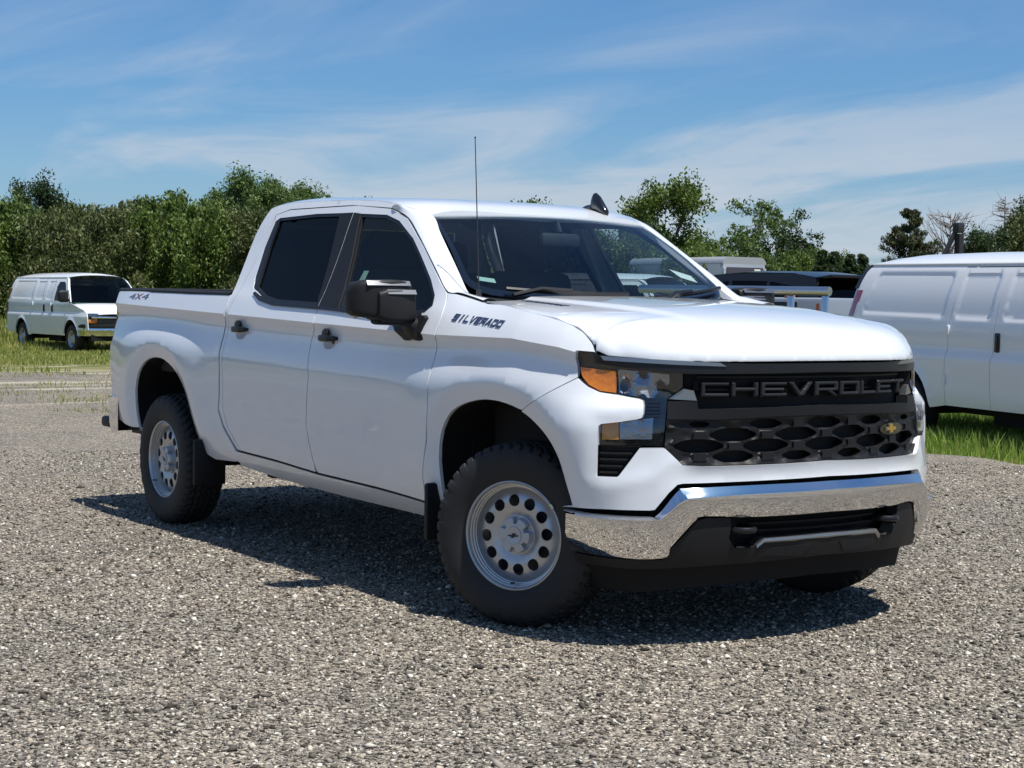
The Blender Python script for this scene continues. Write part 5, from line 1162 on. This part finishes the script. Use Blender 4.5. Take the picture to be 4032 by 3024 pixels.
def varch(c,r=.46,z0=.44,n=16):
    a0=math.acos(min(1,max(-1,0)));return [(c+r*math.cos(t),.40+r*math.sin(t)) for t in np.linspace(math.pi+ -.0,0,n)]
def make_van(label,group):
    v=thing('cargo_van',label,'van',(0,0,0),0,group)
    def S(name,poly,m='paint_van',**k):
        k.setdefault('res',.05); return patch(name,poly,VS,m,v,mirror=True,gap=k.pop('gap',.004),flange=k.pop('flange',.02),**k)
    PL=[np.vstack([q,q[:1]]) for q in PR]; PL+=[inset(q,.016) for q in PR]; FL=[[(0,zz),(5.6,zz)] for zz in (.965,1.03,1.34)]
    dl=lambda x0:[(x0+.02*0,.44),(x0,.9),(x0+.01,1.3),(x0+.06,1.9)]
    rear=[(.04,.46),(.02,1.0),(.05,1.35),(.14,1.75),(.20,1.90),(.27,1.945)]
    q=S('quarter_panel',rear+[(2.03,1.945),(2.03,1.9),(1.99,1.3),(1.98,.9),(1.98,.44)]+[p for p in varch(1.25)[::-1]]+[(.7,.46)],lines=PL+FL,res=.036)
    S('cargo_door',[(1.98,.44),(1.98,.9),(1.99,1.3),(2.03,1.9),(2.03,1.92),(2.75,1.92),(2.75,1.9),(2.735,1.3),(2.73,.9),(2.73,.44)],lines=PL+FL,res=.036)
    cd=S('cargo_door',[(2.73,.44),(2.73,.9),(2.735,1.3),(2.75,1.9),(2.75,1.92),(3.40,1.92),(3.36,1.7),(3.30,1.3),(3.29,.9),(3.29,.44)],lines=PL+FL,res=.036)
    win=[(3.40,1.34),(3.46,1.70),(3.54,1.84),(3.88,1.84),(4.0,1.78),(4.36,1.36),(4.33,1.33)]
    fdv=S('front_door',[(3.29,.44),(3.29,.9),(3.30,1.3),(3.36,1.7),(3.40,1.92),(3.92,1.915),(4.06,1.84),(4.44,1.38),(4.44,1.28),(4.36,1.0),(4.22,.62),(4.22,.44)],holes=[win],lines=FL)
    g=S('front_window',win,'van_glass',res=.2,off=.014,gap=0,flange=0); 
    for i in(0,1): g[i].parent=fdv[i]
    S('fender',[(4.22,.44),(4.22,.62),(4.36,1.0),(4.44,1.28),(4.50,1.30),(5.0,1.21),(5.35,1.12),(5.52,1.02),(5.56,.95),(5.58,.62),(5.14,.60)]+[p for p in varch(4.68)[::-1]][:-1],lines=FL)
    S('roof_side',[(.27,1.948),(.22,1.925),(.20,1.905),(2.03,1.925),(3.40,1.925),(3.92,1.92),(4.07,1.845),(4.45,1.385),(4.50,1.36),(4.54,1.31),(4.60,1.31),(4.20,1.80),(4.05,1.93),(3.95,1.965),(.36,1.965)],gap=.001)
    # roof, gutter
    rows=[]
    for x,dz in ((.30,-.035),(.40,-.006),(.7,.02),(1.8,.035),(3.0,.03),(3.7,.012),(4.0,-.02),(4.08,-.045)):
        w_=float(-VS(x,1.965)[1])+.012; rows.append([(x,-w_*u,1.962+(.105+dz)*(1-abs(u)**2.6)) for u in np.linspace(-1,1,21)])
    loft('roof',rows,'paint_van',v); 
    b=MB(); b.tube([tuple(VS(x,1.958,-.008)) for x in np.linspace(.3,3.9,12)]+[tuple(VS(4.10,1.87,-.008)),tuple(VS(4.3,1.62,-.008))],.012,6); b.mirror(); b.build('roof_gutter','paint_van',v)
    # windscreen, bonnet, nose
    rows=[]
    for t in np.linspace(0,1,8):
        xb,zb=4.60+.16,1.29;xt,zt=4.08+.04,1.935; hw=.93*(1-t)+.765*t
        rows.append([(xb+(xt-xb)*t+.0-(.16*(1-t)+.07*t)*(u*u),-hw*u,zb+(zt-zb)*t+.01*math.sin(math.pi*t)) for u in np.linspace(-1,1,13)])
    loft('windshield',rows,'van_glass',v)
    rows=[]
    for x,z in ((4.66,1.275),(4.9,1.255),(5.2,1.205),(5.4,1.14),(5.52,1.08),(5.60,1.0)):
        w_=float(-VS(x,z-.03)[1]); rows.append([(x-(.10+.06*(x>5.3))*u*u,-w_*.99*u,z+.025*(1-u*u)-.03*abs(u)**4) for u in np.linspace(-1,1,15)])
    loft('hood',rows,'paint_van',v)
    b=MB(); b.box((5.515,0,.82),(.09,1.25,.34),b=.02); b.build('grille','black_trim',v)
    b=MB(); b.box((5.565,0,.93),(.03,1.62,.05),b=.01); b.build('grille_bar','chrome',v)
    for sg in(1,-1):
        b=MB(); b.box((5.47,-.70*sg,.985),(.12,.36,.10),Matrix.Rotation(.12*sg,3,'Z'),.02); h_=b.build('headlight','reflector',v)
        b=MB(); b.box((5.475,-.70*sg,.985),(.13,.40,.13),Matrix.Rotation(.12*sg,3,'Z'),.02); b.build('lens','clear',h_)
        b=MB(); b.box((5.47,-.70*sg,.83),(.12,.40,.10),Matrix.Rotation(.12*sg,3,'Z'),.02); b.build('turn_signal','amber',v)
        b=MB(); b.box((5.45,-.70*sg,.90),(.12,.42,.26),Matrix.Rotation(.12*sg,3,'Z'),.03); b.build('lamp_housing','black_trim',v)
    b=MB(); b.box((4.55,0,1.12),(.3,1.7,.26)); b.box((3.6,0,.52),(1.7,1.8,.06)); b.box((3.0,0,1.1),(.04,1.5,1.3)); b.build('cabin','dark',v)
    b=MB(); b.box((4.42,0,1.26),(.36,1.66,.09),b=.03); b.build('dashboard','paper_green',v)
    for sg in (1,-1):
        b=MB(); b.box((3.5,-.42*sg,1.05),(.2,.5,.75),b=.05); b.box((3.48,-.42*sg,1.52),(.12,.28,.22),b=.04); b.build('seat','seat',v)
    rows=[]
    for y in (-.97,-.94,-.7,0,.7,.94,.97):
        x=5.68-.22*(abs(y)/.97)**3; k=-.35 if abs(y)>.96 else 0
        rows.append([(x+k-.06,y,.66),(x+k-.01,y,.655),(x+k,y,.62),(x+k-.02,y,.50),(x+k-.05,y,.46),(x+k-.1,y,.46)])
    loft('front_bumper',rows,'chrome',v,closed=True,caps=True)
    rows=[]
    for y in (-.985,-.95,-.7,0,.7,.95,.985):
        x=5.67-.22*(abs(y)/.97)**3; k=-.30 if abs(y)>.97 else 0
        rows.append([(x+k-.08,y,.76),(x+k,y,.75),(x+k+.01,y,.70),(x+k-.0,y,.66),(x+k-.1,y,.66)])
    loft('bumper_trim','x' and rows,'black_plastic',v,closed=True,caps=True)
    b=MB(); b.box((5.45,0,.40),(.2,1.6,.14)); b.box((3.0,0,.42),(4.6,1.3,.14)); b.box((2.9,-.55,.34),(.9,.3,.14)); b.box((1.2,0,.37),(.16,1.5,.14)); b.build('chassis','under',v)
    # rear end
    rows=[]
    for z in np.linspace(.46,1.93,12):
        x0=np.interp(z,[.46,1.0,1.35,1.75,1.90,1.945],[.04,.02,.05,.14,.20,.27]); w_=float(-VS(x0,z)[1]); rows.append([(x0-.03*(1-u**4)+.004,-w_*u*.998,z) for u in np.linspace(-1,1,9)])
    loft('rear_doors',rows,'paint_van',v)
    for sg in(1,-1):
        rows=[]
        for z,cols in ((1.02,0),(1.10,0),(1.26,0),(1.40,0),(1.58,0),(1.66,0)):
            x0=float(np.interp(z,[.46,1.0,1.35,1.75],[.04,.02,.05,.14])); w_=float(-VS(x0+.1,z)[1])
            rows.append([(x0+.165,-(w_+.004)*sg,z),(x0+.05,-(w_+.006)*sg,z),(x0-.025,-(w_-.035)*sg,z),(x0-.04,-(w_-.14)*sg,z)])
        tl=loft('tail_light',rows,'red',v,flip=sg<0)
        rows2=[]
        for z in (1.28,1.36):
            x0=float(np.interp(z,[.46,1.0,1.35,1.75],[.04,.02,.05,.14])); w_=float(-VS(x0+.1,z)[1]); rows2.append([(x0+.167,-(w_+.008)*sg,z),(x0+.05,-(w_+.010)*sg,z),(x0-.029,-(w_-.035)*sg,z),(x0-.044,-(w_-.14)*sg,z)])
        loft('reverse_lamp',rows2,'paper',tl,flip=sg<0)
        rows=[]
        for z in (1.68,1.78,1.88,1.955):
            x0=float(np.interp(z,[1.35,1.75,1.90,1.945],[.05,.14,.20,.27])); w_=float(-VS(x0+.05,min(z,1.95))[1]); rows.append([(x0+.05,-(w_+.002)*sg,z),(x0-.03,-(w_+.0)*sg,z),(x0-.10,-(w_-.05)*sg,z)])
        loft('rear_trim',rows,'black_trim',v,flip=sg<0)
    b=MB(); b.box((-.06,0,.55),(.16,1.9,.16),b=.03); b.build('rear_bumper','chrome',v)
    # door hardware on the right side
    for (x,z,par) in ((2.80,1.14,cd[0]),(3.37,1.14,fdv[0])):
        q0=VS(x,z); b=MB(); b.box((x,q0[1]-.004,z),(.075,.03,.20),b=.014); b.build('door_handle','black_trim',par); b=MB(); b.box((x,q0[1]-.024,z),(.032,.02,.15),b=.008); b.build('grab_bar','gloss_black',par)
    for z in (1.25,.72):
        q0=VS(1.985,z); b=MB(); b.box((1.985,q0[1]-.006,z),(.05,.03,.10),b=.008); b.build('door_hinge','paint_van',q[0])
    q0=VS(3.28,1.24); b=MB(); b.box((3.275,q0[1]-.006,1.22),(.05,.03,.12),b=.01); b.build('door_hinge','paint_van',fdv[0])
    for sg in (1,-1):
        rows=[]
        for y,hx,hz in ((-.98,.04,.10),(-1.0,.075,.15),(-1.16,.075,.155),(-1.22,.06,.13),(-1.235,.02,.06)): rows.append(sect((4.44,y*sg,1.46),(1,0,0),(0,0,1),hx,hz,4,16))
        mm=loft('mirror',rows,'black_plastic',v,closed=True,caps=True,flip=sg<0); b=MB(); b.tube([(4.42,-.93*sg,1.36),(4.44,-1.03*sg,1.38)],.035,8); b.build('mirror_arm','black_plastic',mm)
    first=None
    for (x,sg) in ((1.25,1),(1.25,-1),(4.68,1),(4.68,-1)):
        if first is None:
            t_=MB(); t_.lathe([(-.085,.205),(-.11,.23),(-.122,.28),(-.118,.33),(-.10,.358),(-.07,.368),(.07,.368),(.10,.358),(.12,.30),(.10,.21)],48); 
            d_=MB(); d_.lathe([(-.10,.21),(-.112,.218),(-.105,.205),(-.06,.19),(-.03,.175),(-.055,.12),(-.075,.085),(-.10,.07),(-.105,.001)],40)
            wv=d_.build('wheel','silver',v,40); t_.build('tyre','rubber',wv,40)
            hb=MB()
            for k in range(8):
                a=2*math.pi*k/8; hb.lathe([(-.058,.0005),(-.058,.026)],10,'y',(.148*math.cos(a),0,.148*math.sin(a)))
            hb.build('vent_holes','dark',wv)['kind']='stuff'; first=wv; kd=list(wv.children)
            w2=wv
        else:
            w2=first.copy(); COL.objects.link(w2); w2.parent=v
            for c in kd: c2=c.copy(); COL.objects.link(c2); c2.parent=w2
        w2.location=(x,-.865*sg,.368); w2.rotation_euler=(0,.3*x,0 if sg>0 else math.pi)
    for cx_ in (1.25,4.68):
        rows=[[(x,-y,z+.004) for y in (.965,.60,-.60,-.965)] for x,z in varch(cx_,.47)]
        loft('wheel_liner',rows,'dark',v)
    return v
vanR=make_van('plain white cargo van parked close by at the right edge, seen side on','white cargo vans')
vanR.location=(-8.13,10.29,-.085); vanR.rotation_euler=(0,.008,-.195)
def copy_tree(o,parent=None):
    c=o.copy(); COL.objects.link(c)
    if parent is not None: c.parent=parent
    for ch in list(o.children): copy_tree(ch,c)
    return c
vanL=copy_tree(vanR); vanL.location=(-41.13,10.70,-.12); vanL.rotation_euler=(0,0,.049); vanL['label']='white cargo van with chrome bumper far off in the grass before the thicket'
vanB=copy_tree(vanR); vanB.location=(-25.2,15.9,-.09); vanB.rotation_euler=(0,0,.35); vanB['label']='white cargo van seen only through the glass of the pickup cab'
# ================================================================== BLACK CAR, TRAILERS
suv=thing('black_car','black estate car with rear spoiler parked behind the aluminium rack','car',(-12.5,14.05,-.09),math.pi)
suv.scale=(1,1,1.06)
def SV(x,z,off=0.):
    x,z=np.broadcast_arrays(np.asarray(x,float),np.asarray(z,float)); w=np.interp(z,[.2,.4,.8,1.1,1.2,1.75,1.9],[.90,.97,1.0,.985,.96,.74,.66])-.10*np.clip((x-4.4)/.7,0,1)**2-.05*np.clip((.2-x)/.2,0,1)
    return np.stack([x,-(w-off),z],-1)
sp=[(.02,.35),(.0,.9),(.06,1.25),(.30,1.70),(.40,1.80),(.9,1.86),(2.0,1.88),(2.7,1.85),(3.0,1.78),(3.7,1.28),(4.6,1.14),(4.95,1.0),(5.05,.7),(5.0,.35)]
w1=[(.55,1.28),(.70,1.66),(1.35,1.74),(1.35,1.27)]; w2=[(1.43,1.27),(1.43,1.745),(2.25,1.755),(2.25,1.26)]; w3=[(2.33,1.26),(2.33,1.75),(2.65,1.73),(2.95,1.64),(3.40,1.28),(3.35,1.26)]
sd=patch('body_side',sp,SV,'suv',suv,holes=[w1,w2,w3],res=.1,mirror=True,flange=.03)
for h in (w1,w2,w3): patch('side_window',h,SV,'tint',suv,res=.2,off=.012,flange=0,mirror=True)
rows=[]
for x,z in ((.38,1.80),(.9,1.865),(2.0,1.885),(2.7,1.855),(3.0,1.785)): 
    w_=float(-SV(x,min(z,1.86))[1]); rows.append([(x,-w_*u,z+.03*(1-u*u)) for u in np.linspace(-1,1,11)])
loft('roof',rows,'suv',suv)
rows=[]
for x,z in ((3.0,1.785),(3.35,1.54),(3.72,1.275)): w_=float(-SV(x,z)[1]); rows.append([(x+.08*(1-u*u),-w_*u,z+.01*(1-u*u)) for u in np.linspace(-1,1,9)])
loft('windshield',rows,'tint',suv)
rows=[]
for x,z in ((3.72,1.275),(4.6,1.14),(4.95,1.0),(5.05,.7),(5.0,.35)): w_=float(-SV(x,z)[1]); rows.append([(x+.06*(1-u*u),-w_*u,z+.03*(1-u*u)) for u in np.linspace(-1,1,9)])
loft('hood',rows,'suv',suv)
rows=[]
for x,z in ((.0,.35),(-.02,.9),(.06,1.25)): w_=float(-SV(x,z)[1]); rows.append([(x-.05*(1-u*u),-w_*u,z) for u in np.linspace(-1,1,9)])
loft('tailgate',rows,'suv',suv)
rows=[]
for x,z in ((.06,1.25),(.28,1.68),(.38,1.80)): w_=float(-SV(x,z)[1]); rows.append([(x-.05*(1-u*u),-w_*u,z) for u in np.linspace(-1,1,9)])
loft('back_window',rows,'tint',suv)
b=MB(); b.box((.28,0,1.80),(.36,1.30,.05),Matrix.Rotation(.1,3,'Y'),.02); b.build('spoiler','suv',suv)
for sg in (1,-1): b=MB(); b.box((.03,-.86*sg,1.10),(.12,.18,.22),b=.03); b.build('tail_light','red',suv)
b=MB(); b.box((-.06,0,.85),(.02,.34,.17),b=.004); b.build('number_plate','paper',suv)
for (x,sg) in ((1.1,1),(1.1,-1),(4.1,1),(4.1,-1)): b=MB(); b.lathe([(-.12,.001),(-.12,.2),(-.13,.24),(-.12,.36),(.1,.37),(.1,.2)],32,'y'); o=b.build('wheel','rubber',suv); o.location=(x,-.88*sg,.37); o.rotation_euler=(0,0,0 if sg>0 else math.pi)
b=MB(); b.box((2.4,0,.7),(4.4,1.5,.5)); b.build('cabin','dark',suv)
tr_=thing('enclosed_trailer','silver enclosed trailer with a dark rear ramp under the trees','trailer',(-38.1,34.45,-.09))
b=MB(); b.box((-2.6,0,1.69),(5.2,1.96,2.44),b=.05); b.build('body','trailer_alu',tr_)
rows=[]
for x in (-5.2,-2.6,0.0): rows.append([(x,-1.0+.0,2.86)]+[(x,-1.0+.28*(1-math.cos(t)),2.87+.24*math.sin(t)) for t in np.linspace(0,math.pi/2,6)]+[(x,1.0-.28*(1-math.cos(t)),2.87+.24*math.sin(t)) for t in np.linspace(math.pi/2,0,6)]+[(x,1.0,2.86)])
loft('roof','x' and rows,'trailer_alu',tr_,caps=True)
b=MB(); b.box((.03,0,1.60),(.03,1.66,2.30),b=.01); b.build('rear_ramp','trailer_dark',tr_)
for y in (-.93,.93): b=MB(); b.box((.02,y,1.6),(.07,.10,2.25),b=.02); b.build('corner_post','trailer_alu',tr_)
b=MB(); b.box((.05,.55,2.66),(.03,.28,.06),b=.01); b.build('marker_lamp','paper',tr_)
b=MB(); b.box((-1.35,-.985,1.95),(1.1,.02,1.5),b=.005); b.build('side_window','gloss_black',tr_)
for y in (-.95,.95): b=MB(); b.lathe([(-.1,.001),(-.1,.34),(.1,.34),(.1,.001)],24,'y'); o=b.build('wheel','rubber',tr_); o.location=(-2.4,y,.34)
b=MB(); b.box((-2.6,0,.42),(5.4,1.7,.14)); b.tube([(-5.2,0,.45),(-6.4,0,.45)],.06,6); b.build('chassis','under',tr_)
rk=thing('metal_rack','low rack with a thick polished aluminium top rail beside the right hand van','rack',(-9.25,10.05,-.08),R_(193))
b=MB(); b.tube([(0,0,1.645),(3.0,0,1.66)],.058,16); b.build('top_rail','alu',rk)
for x in (.06,.57,1.08,1.9,2.7): b=MB(); b.box((x,0,.80),(.075,.07,1.58),b=.012); b.build('post','alu',rk)
b=MB(); b.tube([(0,0,.5),(3.0,0,.5)],.035,8); b.build('lower_rail','alu',rk)
b=MB(); b.box((1.5,-.55,.42),(3.1,1.2,.10),b=.01); b.build('deck','under',rk)
for y in (0,): b=MB(); b.box((.19,-.03,1.18),(.035,.04,.62),b=.008); b.build('marker_strip','orange',rk)
for y in (.12,-1.2): b=MB(); b.lathe([(-.09,.001),(-.09,.33),(.09,.33),(.09,.001)],24,'y'); o=b.build('wheel','rubber',rk); o.location=(1.5,y,.33)
M['shaded_white']=mat('shaded_white_paint',(.22,.25,.29),.4,coat=.3)  # white body toned blue-grey, its shade put into the base colour
wb=thing('white_box_trailer','low shade-toned white box trailer with dark window between the metal rack and the black car','trailer',(-10.3,11.35,-.09),R_(187))
b=MB(); b.box((1.2,0,.98),(2.6,1.1,1.20),b=.05); b.build('body','shaded_white',wb)
b=MB(); b.box((.55,.56,1.34),(.42,.02,.36),b=.005); b.build('window','van_glass',wb)
b=MB(); b.box((1.15,.56,1.34),(.5,.02,.36),b=.005); b.build('window','van_glass',wb)
b=MB(); b.box((.9,.3,.36),(2.4,.1,.12)); b.tube([(2.5,0,.4),(3.4,0,.4)],.04,6); b.build('chassis','under',wb)
b=MB(); b.lathe([(1.58,.07),(1.60,.07),(1.66,.05),(1.68,.001)],16,'z',(.55,.45,0)); b.build('beacon','orange',wb)
for y in (.5,-.5): b=MB(); b.lathe([(-.08,.001),(-.08,.32),(.08,.32),(.08,.001)],24,'y'); o=b.build('wheel','rubber',wb); o.location=(1.2,y,.32)
